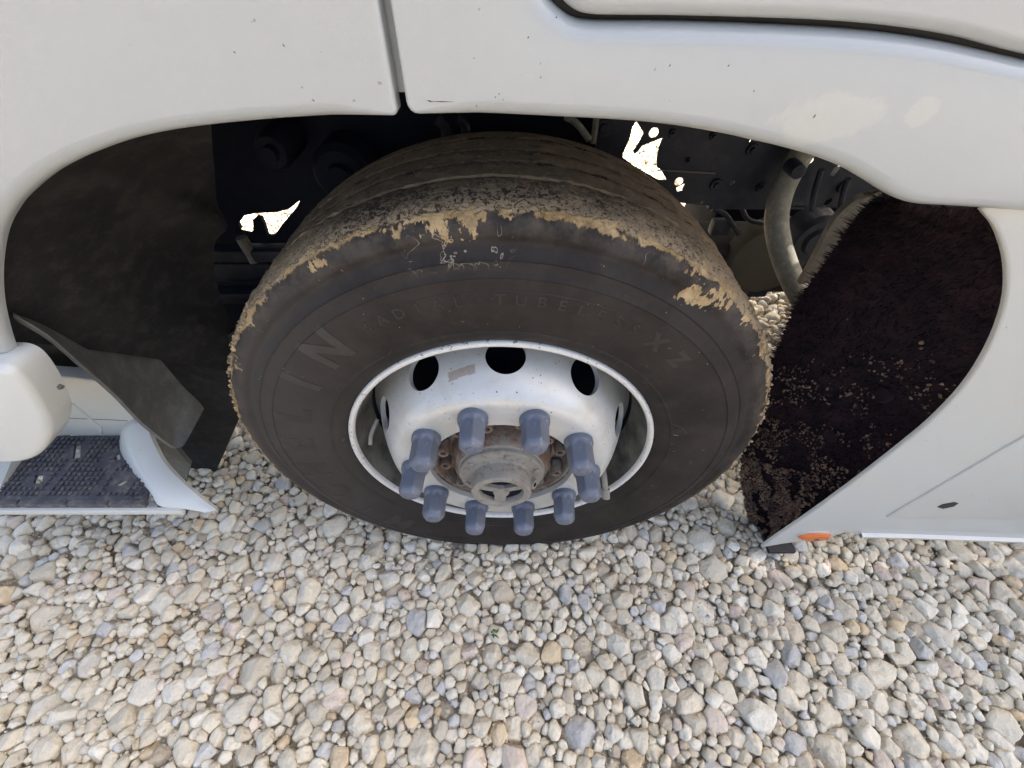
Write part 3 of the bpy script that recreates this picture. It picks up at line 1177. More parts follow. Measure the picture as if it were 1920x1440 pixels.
Vb, Fb = [], []
for q in range(15000):
    s, t = RNG.random(), RNG.random()
    if q < 900:
        t = 1.0
        s = q / 900
    p, eu, ev = guard_pt(s, t)
    nrm = np.cross(eu, ev)
    nrm /= np.linalg.norm(nrm) + 1e-9
    if nrm[0] > 0:
        nrm = -nrm
    dirv = nrm * 0.8 + np.array([RNG.normal(0, 0.45), RNG.normal(0.2, 0.45), RNG.normal(-0.1, 0.45)])
    dirv /= np.linalg.norm(dirv)
    L = RNG.uniform(0.006, 0.014)
    if t == 1.0:
        dirv = dirv * 0.4 + np.array([-0.5, 0.8, 0.1])
        dirv /= np.linalg.norm(dirv)
        L = RNG.uniform(0.005, 0.02) * (0.5 + 0.8 * abs(math.sin(s * 150)))
    w = np.cross(dirv, RNG.normal(0, 1, 3))
    w /= np.linalg.norm(w) + 1e-9
    wd = 0.0011
    b = len(Vb)
    Vb += [p - w * wd, p + w * wd, p + dirv * L]
    Fb.append((b, b + 1, b + 2))
sub('bristle_coat', mesh_np('bristle_coat', np.array(Vb), np.array(Fb), smooth=False), M['bristle'], guard, None, 'stuff')

# crumbs of dry mud caught in the bristles, thickest low down behind the tyre
U2, F2 = GEO[2]
U2 = U2
F2 = F2
octV = np.array([(1, 0, 0), (-1, 0, 0), (0, 1, 0), (0, -1, 0), (0, 0, 1), (0, 0, -1)], float)
octF = np.array([(0, 2, 4), (2, 1, 4), (1, 3, 4), (3, 0, 4), (2, 0, 5), (1, 2, 5), (3, 1, 5), (0, 3, 5)])
parts_ = []
for q in range(11000):
    s = 1 - abs(RNG.normal(0, 0.25))
    t = RNG.random() ** 0.8
    if q % 5 == 0:
        s = RNG.uniform(0.35, 1)
    if s < 0.2:
        continue
    if RNG.random() > 0.35 + 0.65 * t:
        continue
    p, eu, ev = guard_pt(s, t)
    if mnoise.fractal(Vector(p * 17.0), 1.0, 2.0, 3) < (0.06 if s < 0.72 else -0.25):
        continue
    nrm = np.cross(eu, ev)
    nrm /= np.linalg.norm(nrm) + 1e-9
    if nrm[0] > 0:
        nrm = -nrm
    r_ = (0.0010 + 0.0046 * RNG.random() ** 2.2) * (1 if s > 0.72 else 0.7)
    v = octV * RNG.uniform(0.6, 1.3, (6, 1)) * r_ + RNG.normal(0, 0.0006, (6, 3))
    parts_.append((v + p + nrm * RNG.uniform(0.004, 0.011), octF))
Vc, Fc = merge_np(parts_)
sub('mud_crumbs', mesh_np('mud_crumbs', Vc, Fc, smooth=False), M['crumb'], guard, None, 'stuff')
# two round fixing buttons of the guard
for (a, b) in ((1668, 742), (1568, 815)):
    best = min(((guard_pt(s / 60, t / 30)[0]) for s in range(61) for t in range(31)),
               key=lambda p: abs(960 + FPX * (p[0] - CAM[0]) / ((p[1] - CAM[1]) * _f.y + (p[2] - CAM[2]) * _f.z) - a)
               + abs(720 - FPX * ((p[1] - CAM[1]) * _u.y + (p[2] - CAM[2]) * _u.z) / ((p[1] - CAM[1]) * _f.y + (p[2] - CAM[2]) * _f.z) - b))
    bm = bmesh.new()
    rot = Vector((-0.9, -0.1, 0.2)).to_track_quat('Z', 'Y').to_matrix()
    bmesh.ops.create_cone(bm, cap_ends=True, segments=28, radius1=0.016, radius2=0.013, depth=0.008,
                          matrix=Matrix.Translation(Vector(best) + Vector((-0.008, 0, 0))) @ rot.to_4x4())
    sub('fixing_button', bm_me(bm), M['bristle'], guard)
# grey edge strip along the guard's inner side
strip = []
for (a, b) in ((1648, 362), (1622, 376), (1588, 410), (1560, 460), (1535, 505), (1520, 530)):
    strip.append(W(a, b, 1, 0.235))
P = smoothline(strip, 4)
V, F = [], []
for p in P:
    V += [p + Vector((-0.020, 0, -0.004)), p + Vector((-0.006, -0.004, 0.002)), p + Vector((0.012, -0.002, 0.006)), p + Vector((0.012, 0.01, 0.006)), p + Vector((-0.02, 0.012, -0.004))]
for i in range(len(P) - 1):
    for k in range(5):
        F.append((i * 5 + k, i * 5 + (k + 1) % 5, (i + 1) * 5 + (k + 1) % 5, (i + 1) * 5 + k))
part('guard_edge_strip', me_py(V, F), M['bracket'], sharp=30)

# --- front arch liner
lin = smoothline([Vector(p) for p in XZ(archL_px[5:-1], YP + 0.017)], 3)
lin = resample(lin, 46)
linin = resample(smoothline([W(a_, b_, 1, y_) for a_, b_, y_ in ((396, 226, 0.10), (398, 270, 0.16), (403, 330, 0.22), (408, 385, 0.25), (428, 424, 0.26), (402, 458, 0.26), (404, 520, 0.26), (424, 585, 0.26), (452, 645, 0.26), (450, 700, 0.26))], 4), 46)
V, F = [], []
NWL = 10
for i, p in enumerate(lin):
    d2 = p.normalized() * 0.010
    a_ = Vector((p.x + d2.x, YP + 0.02, p.y + d2.y))
    for k in range(NWL + 1):
        s_ = k / NWL
        q = a_.lerp(linin[i], s_)
        q += Vector((d2.x, 0, d2.y)) * 3.0 * math.sin(s_ * PI)
        V.append(q)
for i in range(45):
    for k in range(NWL):
        q = i * (NWL + 1) + k
        F.append((q, q + 1, q + NWL + 2, q + NWL + 1))
part('arch_liner', me_py(V, F), M['black_plastic'], sharp=60)

# rubber flap hanging at the front of the arch
flo = [(24, 588), (90, 628), (150, 680), (215, 738), (270, 795), (322, 836), (338, 839), (346, 834)]
fli = [(70, 566), (140, 584), (200, 608), (251, 638), (291, 664), (341, 722), (370, 750), (383, 766)]
yo = [-0.035, -0.03, -0.015, 0.005, 0.03, 0.055, 0.06, 0.065]
yi = [0.10, 0.12, 0.14, 0.155, 0.165, 0.17, 0.17, 0.17]
a = smoothline([W(p[0], p[1], 1, y_) for p, y_ in zip(flo, yo)], 4)
b = smoothline([W(p[0], p[1], 1, y_) for p, y_ in zip(fli, yi)], 4)
V, F = [], []
n_ = len(a)
KW = 8
for i in range(n_):
    for k in range(KW + 1):
        s = k / KW
        V.append(a[i].lerp(b[i], s) + Vector((-0.016, 0.0, 0.010)) * math.sin(s * PI) * (1 - (i / (n_ - 1)) ** 2))
base = len(V)
for i in range(n_):
    for k in range(KW + 1):
        V.append(V[i * (KW + 1) + k] + Vector((-0.026, 0.012, -0.020)))
for i in range(n_ - 1):
    for k in range(KW):
        q = i * (KW + 1) + k
        F.append((q, q + 1, q + KW + 2, q + KW + 1))
        q += base
        F.append((q, q + KW + 1, q + KW + 2, q + 1))
for i in range(n_ - 1):
    q = i * (KW + 1)
    F.append((q, q + KW + 1, q + KW + 1 + base, q + base))
    q += KW
    F.append((q, q + base, q + KW + 1 + base, q + KW + 1))
for k in range(KW):
    q = (n_ - 1) * (KW + 1) + k
    F.append((q, q + 1, q + 1 + base, q + base))
part('mud_flap', me_py(V, F), M['flap'], sharp=35)

# --- bumper corner and boarding step
bc = [(20, 651), (46, 653), (71, 666), (95, 696), (114, 732), (126, 765), (122, 795), (104, 820), (76, 832), (40, 834), (0, 834)]
o2 = smoothline([Vector(p) for p in XZ(bc, -0.045)], 4)
zt, zb = o2[0].y, o2[-1].y
out = o2 + [Vector((-1.55, zb)), Vector((-1.55, zt + 0.003))]
part('bumper_corner', rolled_panel([(p.x, p.y) for p in out], -0.085, 0.05, 0.012, 6), M['step_white'], sharp=40)

ZS = -0.130
step = part('step_tread', plate([[(W(-260, 935, 2, ZS).x, -0.045), (-0.775, -0.045), (-0.79, 0.0), (-0.82, 0.05), (-0.86, 0.10), (-0.90, 0.135), (-1.45, 0.135)]] +
            [[(W(*q, 2, ZS).x, W(*q, 2, ZS).y) for q in h] for h in (
                [(140, 834), (152, 833), (150, 858), (136, 860)], [(66, 890), (82, 889), (78, 906), (62, 907)],
                [(203, 862), (222, 848), (226, 860), (222, 864)], [(215, 908), (232, 899), (243, 899), (236, 905), (226, 911)])], 2, ZS - 0.006, 0.006), M['tread_plastic'])
holes_px = [(144, 846, 16), (72, 898, 16), (216, 858, 16), (229, 905, 20)]
bm = bmesh.new()
nx = 0
for ix in range(62):
    for iy in range(13):
        x = -1.44 + ix * 0.0122
        y = -0.022 + iy * 0.0122
        if x > -0.775 - max(0, y) * 0.95 - 0.02:
            continue
        skip = False
        for (hx, hy, hr) in holes_px:
            hw = W(hx, hy, 2, ZS)
            if abs(hw.x - x) < 0.026 and abs(hw.y - y) < 0.022:
                skip = True
        if skip or (ix % 9 == 8):
            continue
        m = Matrix.Translation((x, y, ZS + 0.0018)) @ Matrix.Diagonal((0.0068, 0.0068, 0.0042, 1))
        bmesh.ops.create_cube(bm, size=1, matrix=m)
sub('grip_studs', bm_me(bm), M['tread_plastic'], step, None, 'stuff')
# nosing with cross joints
bm = bmesh.new()
xs_ = [-1.45, -1.30, -1.175, -1.05, -0.945, -0.855, -0.775]
for x0, x1 in zip(xs_[:-1], xs_[1:]):
    box_bm(bm, ((x0 + x1) / 2, -0.043, ZS - 0.004), (x1 - x0 - 0.003, 0.012, 0.016), 0.003)
sub('step_nosing', bm_me(bm), M['tread_plastic'], step)
bm = bmesh.new()
box_bm(bm, (-1.10, -0.052, ZS - 0.020), (0.80, 0.010, 0.018), 0.003)
part('step_sill', bm_me(bm), M['step_white'])
# ring boss at the step's end
me = revolve([(0.006, 0.002), (0.006, -0.002), (0.011, -0.003), (0.0145, -0.002), (0.0145, 0.002)], 28)
me.transform(Matrix.Translation(W(264, 926, 2, ZS)) @ Matrix.Rotation(R(90), 4, 'X'))
sub('step_boss', me, M['tread_plastic'], step)

for (a_, b_, y_) in ((112, 727, -0.070),):
    me = revolve([(0.0, -0.0025), (0.002, -0.0022), (0.0035, 0.0), (0.0036, 0.004)], 14)
    me.transform(Matrix.Translation(W(a_, b_, 1, y_)))
    part('rivet', me, M['mark'], sharp=40)
riser = [(20, 700), (130, 708), (190, 716), (235, 760), (262, 800), (240, 824), (150, 818), (40, 814)]
o2 = XZ(riser, 0.138)
part('step_riser', rolled_panel(o2, 0.138, 0.03, 0.006, 3), M['step_white'])
part('riser_crease', ribbon(XZ([(135, 755), (170, 785), (188, 798), (190, 812)], 0.138), 0.138, 0.004, 0.004), M['step_white'], sharp=60)
part('riser_seam', ribbon(XZ([(126, 784), (205, 787), (240, 789)], 0.138), 0.138, 0.0012, 0.0006), M['mark'], sharp=60)
dk = XZ([(10, 560), (150, 640), (215, 712), (150, 711), (110, 712), (20, 712)], 0.20)
part('step_well', plate([dk], 1, 0.20, 0.02), M['black_plastic'])

# curved white end of the step
la = [W(250, 793, 2, ZS), W(230, 812, 2, ZS), W(224, 838, 2, ZS), W(236, 866, 2, ZS), W(260, 898, 2, ZS), W(284, 926, 2, ZS), W(300, 949, 2, ZS - 0.010), W(350, 955, 2, ZS - 0.012), W(385, 961, 2, ZS - 0.014)]
lb = [W(258, 786, 1, 0.135), W(264, 792, 1, 0.125), W(272, 806, 1, 0.11), W(283, 832, 1, 0.085), W(300, 864, 1, 0.05), W(328, 896, 1, 0.01), W(356, 921, 1, -0.02), W(380, 941, 1, -0.04), W(402, 957, 1, -0.056)]
a = smoothline(la, 4)
b = smoothline(lb, 4)
V, F = [], []
KW = 8
for i in range(len(a)):
    for k in range(KW + 1):
        s = k / KW
        p = a[i].lerp(b[i], s)
        p += Vector((-0.010, -0.010, 0.010)) * math.sin(s * PI) * (1 - i / len(a))
        if s > 0.8:
            p += Vector((0.004, 0.002, -0.002)) * ((s - 0.8) / 0.2) ** 2
        V.append(p)
base = len(V)
V += [p + Vector((0.002, 0.005, -0.008)) for p in V]
n_ = len(a)
for i in range(n_ - 1):
    for k in range(KW):
        q = i * (KW + 1) + k
        F.append((q, q + 1, q + KW + 2, q + KW + 1))
        q += base
        F.append((q, q + KW + 1, q + KW + 2, q + 1))
for i in range(n_ - 1):
    for q, fl in ((i * (KW + 1), 0), (i * (KW + 1) + KW, 1)):
        F.append((q, q + KW + 1, q + KW + 1 + base, q + base))
for k in range(KW):
    for q in (k, (n_ - 1) * (KW + 1) + k):
        F.append((q, q + 1, q + 1 + base, q + base))
part('step_end_trim', me_py(V, F), M['step_white'], sharp=50)
# white side at the step's far end, lower left of the picture
o2 = [W(-60, 840, 2, ZS), W(58, 838, 2, ZS), W(0, 925, 2, ZS), W(-200, 925, 2, ZS)]
V = [o2[0] + Vector((0, 0, 0.09)), o2[1] + Vector((0, 0, 0.03)), o2[2] + Vector((0, 0, 0.004)), o2[3] + Vector((0, 0, 0.04)), o2[0] - Vector((0, 0, 0.01)), o2[1] - Vector((0, 0, 0.01)), o2[2] - Vector((0, 0, 0.01)), o2[3] - Vector((0, 0, 0.01))]
part('step_near_end', me_py(V, [(0, 1, 2, 3), (0, 4, 5, 1), (1, 5, 6, 2), (2, 6, 7, 3), (3, 7, 4, 0)]), M['step_white'], sharp=20)

# dark panels behind the step end
part('step_bracket', plate([XZ([(280, 800), (322, 832), (356, 872), (346, 912), (330, 900), (296, 862)], 0.13)], 1, 0.13, 0.012), M['flap'])
part('splash_panel', plate([XZ([(250, 700), (380, 660), (470, 600), (450, 780), (384, 930), (372, 955), (330, 925), (262, 850)], 0.24)], 1, 0.24, 0.02), M['black_plastic'])

# --- what shows behind the wheel: undertray with an opening, frame rail with holes, hose, drum
tray_out = [(-1.36, 0.735), (0.26, 0.735)] + XZ([(1125, 300), (1125, 470), (900, 470), (560, 600), (430, 700), (200, 880), (60, 880)], 0.50)
gap = XZ([(443, 432), (452, 430), (446, 420), (458, 404), (478, 400), (520, 398), (543, 391), (562, 376), (558, 387), (530, 420), (513, 443),
          (502, 443), (494, 418), (489, 409), (480, 407), (474, 413), (475, 430), (470, 439), (455, 436)], 0.50)
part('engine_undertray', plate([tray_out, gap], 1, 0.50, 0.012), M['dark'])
bm = bmesh.new()
for (pa, pb, h, y_) in (((400, 470), (560, 478), 0.03, 0.42), ((400, 500), (520, 508), 0.05, 0.44), ((405, 548), (500, 556), 0.03, 0.40)):
    A_, B_ = W(*pa, 1, y_), W(*pb, 1, y_)
    box_bm(bm, ((A_ + B_) / 2), ((B_ - A_).length, 0.04, h), 0.006)
part('leaf_spring', bm_me(bm), M['chassis'])
A_, B_ = W(452, 445, 1, 0.41), W(478, 490, 1, 0.41)
part('link_rod', tube_me([A_, B_], 0.012), M['bracket'], sharp=40)
# torque tube / bell shapes hinted above the tyre on the left
for (a_, b_, y_, r0) in ((510, 285, 0.40, 0.035), (640, 330, 0.42, 0.06)):
    c = W(a_, b_, 1, y_)
    me = revolve([(0.0, -0.02), (r0 * 0.4, -0.02), (r0 * 0.45, -0.005), (r0 * 0.8, -0.005), (r0, 0.01), (r0, 0.09)], 40)
    me.transform(Matrix.Translation(c))
    part('flange_cover', me, M['dark'], sharp=30)

for (pts_, y_, r_) in ((((820, 222), (836, 240), (838, 262)), 0.43, 0.011),
                       (((858, 222), (872, 236), (874, 258)), 0.43, 0.009)):
    part('air_line', tube_me(smoothline([W(a_, b_, 1, y_) for a_, b_ in pts_], 5), r_, 10), M['chassis'], sharp=40)
YR = 0.45
rail_out = XZ([(1117, 200), (1117, 330), (1200, 372), (1330, 386), (1440, 387), (1700, 392)], YR) + [(3.0, W(1700, 392, 1, YR).z), (3.0, 0.725), (W(1117, 200, 1, YR).x, 0.725)]


def circ(px, py, r_, n=18):
    c = W(px, py, 1, YR)
    s = r_ / FPX * ((c - Vector(CAM)).dot(_f))
    return [(c.x + s * math.cos(2 * PI * k / n), c.z + s * math.sin(2 * PI * k / n)) for k in range(n)]


sunhole_c = None
holes = [XZ([(1193, 227), (1207, 250), (1200, 264), (1187, 284), (1189, 289), (1195, 285), (1205, 273), (1243, 258), (1235, 277), (1231, 300), (1232, 313), (1239, 318),
             (1250, 338), (1235, 338), (1190, 312), (1168, 296), (1168, 288), (1180, 262), (1186, 238)], YR),
         circ(1226, 249, 9), circ(1273, 341, 8), XZ([(1268, 352), (1285, 343), (1279, 358), (1270, 360)], YR),
         circ(1373, 342, 4.5, 12), XZ([(1303, 383), (1318, 377), (1316, 384), (1310, 384)], YR),
         XZ([(1508, 312), (1515, 300), (1527, 291), (1526, 302), (1515, 312)], YR), XZ([(1556, 330), (1563, 316), (1577, 308), (1575, 319), (1565, 330)], YR),
         XZ([(1542, 386), (1549, 376), (1563, 370), (1560, 380), (1549, 387)], YR), XZ([(1404, 268), (1407, 261), (1410, 259), (1408, 266)], YR)]
# opening that lets the sun through onto the hose
sc = Vector((0.797, YR, 0.522))
holes.append([(sc.x + 0.027 * math.cos(2 * PI * k / 20), sc.z + 0.024 * math.sin(2 * PI * k / 20)) for k in range(20)])
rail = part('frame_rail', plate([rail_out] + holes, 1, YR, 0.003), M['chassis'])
# flanges of the rail
A_, B_ = W(1330, 386, 1, YR), W(1510, 389, 1, YR)
bm = bmesh.new()
box_bm(bm, ((A_.x + B_.x) / 2, YR + 0.05, A_.z - 0.004), (B_.x - A_.x, 0.1, 0.008))
part('rail_flange', bm_me(bm), M['chassis'])
A_, B_ = W(1232, 318, 1, YR), W(1340, 324, 1, YR)
part('rail_seam', tube_me([A_ - Vector((0, 0.002, 0)), B_ - Vector((0, 0.002, 0))], 0.0016, 8), M['bracket'], sharp=40)
for (a_, b_, r_) in ((1132, 238, 0.016), (1342, 346, 0.013), (1290, 300, 0.006), (1261, 249, 0.008), (1337, 254, 0.008), (1410, 280, 0.012), (1425, 350, 0.010), (1580, 350, 0.012)):
    c = W(a_, b_, 1, YR)
    me = revolve([(0, -0.012), (r_ * 0.45, -0.012), (r_ * 0.5, -0.006), (r_ * 0.9, -0.006), (r_, -0.003), (r_, 0.0)], 6 if r_ < 0.012 else 20)
    me.transform(Matrix.Translation(c))
    part('rail_bolt', me, M['chassis'], sharp=30)
part('rail_edge_plate', tube_me([W(1119, 215, 1, 0.43), W(1112, 268, 1, 0.43)], 0.006, 10), M['bracket'], sharp=40)
# spiny brake line above the tyre
part('brake_line', tube_me(smoothline([W(1060, 218, 1, 0.40), W(1082, 232, 1, 0.40), (W(1105, 262, 1, 0.40))], 4), 0.006, 10), M['hose'], sharp=40)

# hose
hp = smoothline([W(1536, 240, 1, 0.425), W(1512, 275, 1, 0.42), W(1484, 320, 1, 0.41), W(1464, 365, 1, 0.395), W(1456, 410, 1, 0.375), W(1460, 450, 1, 0.35), W(1472, 492, 1, 0.325),
                 W(1488, 530, 1, 0.295), W(1512, 575, 1, 0.26), W(1550, 640, 1, 0.22)], 6)
part('coolant_hose', tube_me(hp, 0.0225, 28), M['hose'], sharp=50)
c = W(1497, 322, 1, 0.30)
me = revolve([(0.0, -0.004), (0.006, -0.005), (0.012, -0.002), (0.013, 0.01), (0.013, 0.03)], 24)
me.transform(Matrix.Translation(c))
part('hose_fitting', me, M['chassis'], sharp=40)
# drum and box below the rail
c = W(1436, 470, 1, 0.62)
me = revolve([(0.0, 0), (0.085, 0.0), (0.105, 0.006), (0.112, 0.02), (0.112, 0.06)], 48)
me.transform(Matrix.Translation(W(1445, 492, 1, 0.60)))
part('air_drum', me, M['tank'], sharp=40)
bm = bmesh.new()
A_, B_ = W(1340, 470, 1, 0.62), W(1500, 556, 1, 0.62)
box_bm(bm, ((A_ + B_) / 2 + Vector((0.05, 0.10, 0))), (B_.x - A_.x + 0.1, 0.16, A_.z - B_.z), 0.01)
part('battery_box', bm_me(bm), M['black_plastic'])
for (a_, b_) in ((1540, 318), (1590, 335)):
    part('cable', tube_me(smoothline([W(a_, b_, 1, 0.42), W(a_ - 12, b_ + 40, 1, 0.42), W(a_ - 18, b_ + 75, 1, 0.42)], 3), 0.006, 8), M['chassis'], sharp=40)
me = revolve([(0.0, -0.02), (0.03, -0.02), (0.035, -0.01), (0.05, -0.01), (0.055, 0.0), (0.06, 0.05)], 36)
me.transform(Matrix.Translation(W(1530, 450, 1, 0.44)))
part('valve_body', me, M['chassis'], sharp=30)
A_, B_ = W(1352, 372, 1, 0.95), W(1640, 500, 1, 0.95)
bm = bmesh.new()
box_bm(bm, ((A_.x + B_.x) / 2, 1.10, (A_.z + B_.z) / 2), (B_.x - A_.x, 0.30, A_.z - B_.z), 0.03)  # dark box added to close the bright gap below the rail
part('gap_fill_box', bm_me(bm), M['dark'])
for k, (pa, pb, pc) in enumerate((((1335, 392), (1360, 402), (1385, 440)), ((1390, 388), (1404, 412), (1440, 420)))):
    part('brake_pipe', tube_me(smoothline([W(*pa, 1, 0.435 if k == 2 else 0.6), W(*pb, 1, 0.43 if k == 2 else 0.6), W(*pc, 1, 0.43 if k == 2 else 0.6)], 5), 0.006, 8), M['chassis'], sharp=40)
for (a_, b_, w_, h_) in ((1350, 425, 0.05, 0.04), (1380, 520, 0.10, 0.02), (1420, 540, 0.06, 0.05)):
    bm = bmesh.new()
    box_bm(bm, W(a_, b_, 1, 0.63), (w_, 0.03, h_), 0.006)
    part('valve_block', bm_me(bm), M['chassis'])
# far frame rail and axle beam, under the cab
bm = bmesh.new()
box_bm(bm, (1.2, 1.65, 0.45), (4.6, 0.08, 0.30), 0.01)
part('far_rail', bm_me(bm), M['chassis'])
bm = bmesh.new()
box_bm(bm, (1.94, 1.10, 0.62), (2.12, 0.9, 0.36), 0.02)  # unseen block added to shade the ground and box below
part('upper_sun_block', bm_me(bm), M['chassis'])
bm = bmesh.new()
box_bm(bm, (0, 1.2, -0.06), (0.12, 1.75, 0.14), 0.02)
part('axle_beam', bm_me(bm), M['chassis'])

# ------------------------------------------------------------------ the wheel
wheel = empty('wheel', (0, 0, 0), truck)
wheel.location = (0, 0, 0)
parent_inv['wheel'] = Matrix.Identity(4)
ROT = R(-2.4)


def wpart(name, me, mat, sharp=30, kind=None):
    return sub(name, me, mat, wheel, sharp, kind)


# tyre
prof = [(0.288, 0.020), (0.294, 0.012), (0.299, 0.006), (0.304, 0.001), (0.311, -0.003), (0.318, -0.0055), (0.3255, -0.0075), (0.327, -0.0092), (0.3285, -0.0083),
        (0.340, -0.0110), (0.352, -0.0132), (0.366, -0.0152), (0.380, -0.0163), (0.394, -0.0166), (0.408, -0.0160), (0.4195, -0.0149), (0.421, -0.0163), (0.4225, -0.0145),
        (0.432, -0.0123), (0.4405, -0.0095), (0.4425, -0.0105), (0.4445, -0.0078), (0.4505, -0.0048), (0.4555, -0.0005), (0.4600, 0.0012), (0.4640, 0.0012), (0.468, -0.0008), (0.473, -0.0012),
        (0.478, 0.0005), (0.484, 0.0035), (0.490, 0.0075), (0.4945, 0.012)]
iS = len(prof) - 1
prof += [(0.498, 0.0175), (0.5005, 0.024), (0.5022, 0.032), (0.5032, 0.042)]
yy = 0.042
gro = {0.086: 0.0040, 0.134: 0.010, 0.178: 0.010, 0.226: 0.008}
for gy_, dep_ in gro.items():
    n2 = int((gy_ - 0.006 - yy) / 0.009)
    for k in range(1, n2 + 1):
        y_ = yy + (gy_ - 0.0055 - yy) * k / n2
        prof.append((0.505 - 0.10 * max(0, abs(y_ - 0.15) - 0.10) ** 1.5 * 0.6, y_))
    prof += [(0.5045, gy_ - 0.0045), (0.5045 - dep_, gy_ - 0.0025), (0.5045 - dep_, gy_ + 0.0025), (0.5045, gy_ + 0.0045)]
    yy = gy_ + 0.0055
for k in range(0, 5):
    prof.append((0.504 - 0.001 * k, yy + 0.009 * k))
prof += [(0.494, 0.287), (0.485, 0.296), (0.46, 0.302), (0.42, 0.304), (0.36, 0.292), (0.30, 0.268)]
Lp = np.concatenate([[0], np.cumsum(np.hypot(*np.diff(np.array(prof), axis=0).T))])
VS = float(Lp[iS])
SPLATS = [(*W(px_, py_, 1, y_), r_) for px_, py_, y_, r_ in (
    (1302, 556, -0.004, 0.015), (1322, 566, -0.005, 0.010), (1330, 512, 0.004, 0.016), (1382, 548, 0.008, 0.016), (1352, 560, 0.003, 0.012), (1400, 590, 0.012, 0.010),
    (1440, 650, 0.012, 0.016), (1452, 720, 0.014, 0.014), (1444, 780, 0.014, 0.014), (742, 456, -0.003, 0.007), (590, 488, 0.004, 0.010), (470, 600, 0.010, 0.010), (446, 690, 0.010, 0.008), (820, 425, 0.004, 0.010), (880, 420, 0.004, 0.012))]


def tyre_fn(V, P, th):
    # settle on the ground and roughen the muddy tread
    seg = len(th)
    n = len(P)
    r0 = np.repeat(P[:, 0], seg)
    yv = np.repeat(P[:, 1], seg)
    rr = np.hypot(V[:, 0], V[:, 2])
    ux, uz = V[:, 0] / rr, V[:, 2] / rr
    nz = np.array([mnoise.fractal(Vector((v[0] * 55, v[1] * 55, v[2] * 55)), 1.0, 2.0, 3) if (q > 0.482 and y_ < 0.27) else 0.0 for v, q, y_ in zip(V, r0, yv)])
    w = np.clip((r0 - 0.484) / 0.01, 0, 1) * np.clip((0.27 - yv) / 0.10, 0.0, 1)
    amp = 0.0024 * w * (0.6 + 1.2 * np.clip(np.abs(V[:, 0]) / 0.45, 0, 1))
    dr = np.clip(nz, -0.5, 1.2) * amp
    V[:, 0] += ux * dr
    V[:, 2] += uz * dr
    V[:, 1] -= dr * np.clip((0.03 - yv) / 0.03, 0, 1) * 0.6
    lim = GROUND + 0.004
    low = V[:, 2] < lim
    V[low, 2] = lim + (V[low, 2] - lim) * 0.08
    return V


tyre = wpart('tyre', revolve(prof, 640, uv=True, fn=tyre_fn), tyre_mat(VS), 40)
# lumps of clay standing proud on the tread edge
parts_ = []
for q in range(420):
    th = RNG.uniform(-0.5, PI + 0.5)
    if math.sin(th) > 0.70:
        continue
    y_ = abs(RNG.normal(0.0, 0.016)) + 0.008
    rr = 0.4935 + min(0.010, (y_ - 0.008) * 0.6)
    r_ = RNG.uniform(0.0010, 0.0030)
    c = np.array([rr * math.cos(th), y_, rr * math.sin(th)])
    v = U2 * RNG.uniform(0.65, 1.3, (len(U2), 1)) * r_ * RNG.uniform(0.7, 1.6, (1, 3))
    parts_.append((v + c, F2))
Vc, Fc = merge_np(parts_)
clay_m = simple_mat('dry_clay', (0.22, 0.165, 0.10), (0.42, 0.31, 0.18), 0.95, 40)
wpart('mud_clods', mesh_np('mud_clods', Vc, Fc, smooth=False), clay_m, None, 'stuff')

# raised lettering and fine mould lines of the sidewall
Pn = np.array(prof[:iS + 1])


def wall_y(r_):
    return float(np.interp(r_, Pn[:, 0], Pn[:, 1]))


def letter_mesh(ch, size, bold):
    cu = bpy.data.curves.new('glyph', 'FONT')
    cu.body = ch
    cu.size = size
    cu.offset = bold
    cu.align_x = 'CENTER'
    cu.resolution_u = 4
    o = bpy.data.objects.new('glyph', cu)
    COL.objects.link(o)
    bpy.context.view_layer.update()
    me = bpy.data.meshes.new_from_object(o.evaluated_get(bpy.context.evaluated_depsgraph_get()))
    bpy.data.objects.remove(o)
    bm = bmesh.new()
    bm.from_mesh(me)
    bmesh.ops.triangulate(bm, faces=bm.faces)
    for _ in range(2):
        long = [e for e in bm.edges if e.calc_length() > size * 0.16]
        if long:
            bmesh.ops.subdivide_edges(bm, edges=long, cuts=1)
            bmesh.ops.triangulate(bm, faces=bm.faces)
    ex = bmesh.ops.extrude_face_region(bm, geom=list(bm.faces))
    for g_ in ex['geom']:
        if isinstance(g_, bmesh.types.BMVert):
            g_.co.z += 1.0
    return bm


def put_text(text, r_, deg, step, size, bold, height, mat, name, wide=1.0):
    """letters read clockwise, feet towards the hub"""
    allbm = bmesh.new()
    for k, ch in enumerate(text):
        if ch == ' ':
            continue
        a0 = R(deg - step * k)
        bm = letter_mesh(ch, size, bold)
        for v in bm.verts:
            rr = r_ + v.co.y
            aa = a0 - v.co.x * wide / r_
            up = height if v.co.z > 0.5 else -0.001
            v.co = Vector((rr * math.cos(aa), wall_y(rr) - up, rr * math.sin(aa)))
        tmp = bpy.data.meshes.new('t')
        bm.to_mesh(tmp)
        bm.free()
        allbm.from_mesh(tmp)
        bpy.data.meshes.remove(tmp)
    me = bm_me(allbm, name)
    return wpart(name, me, mat, 20, 'stuff')


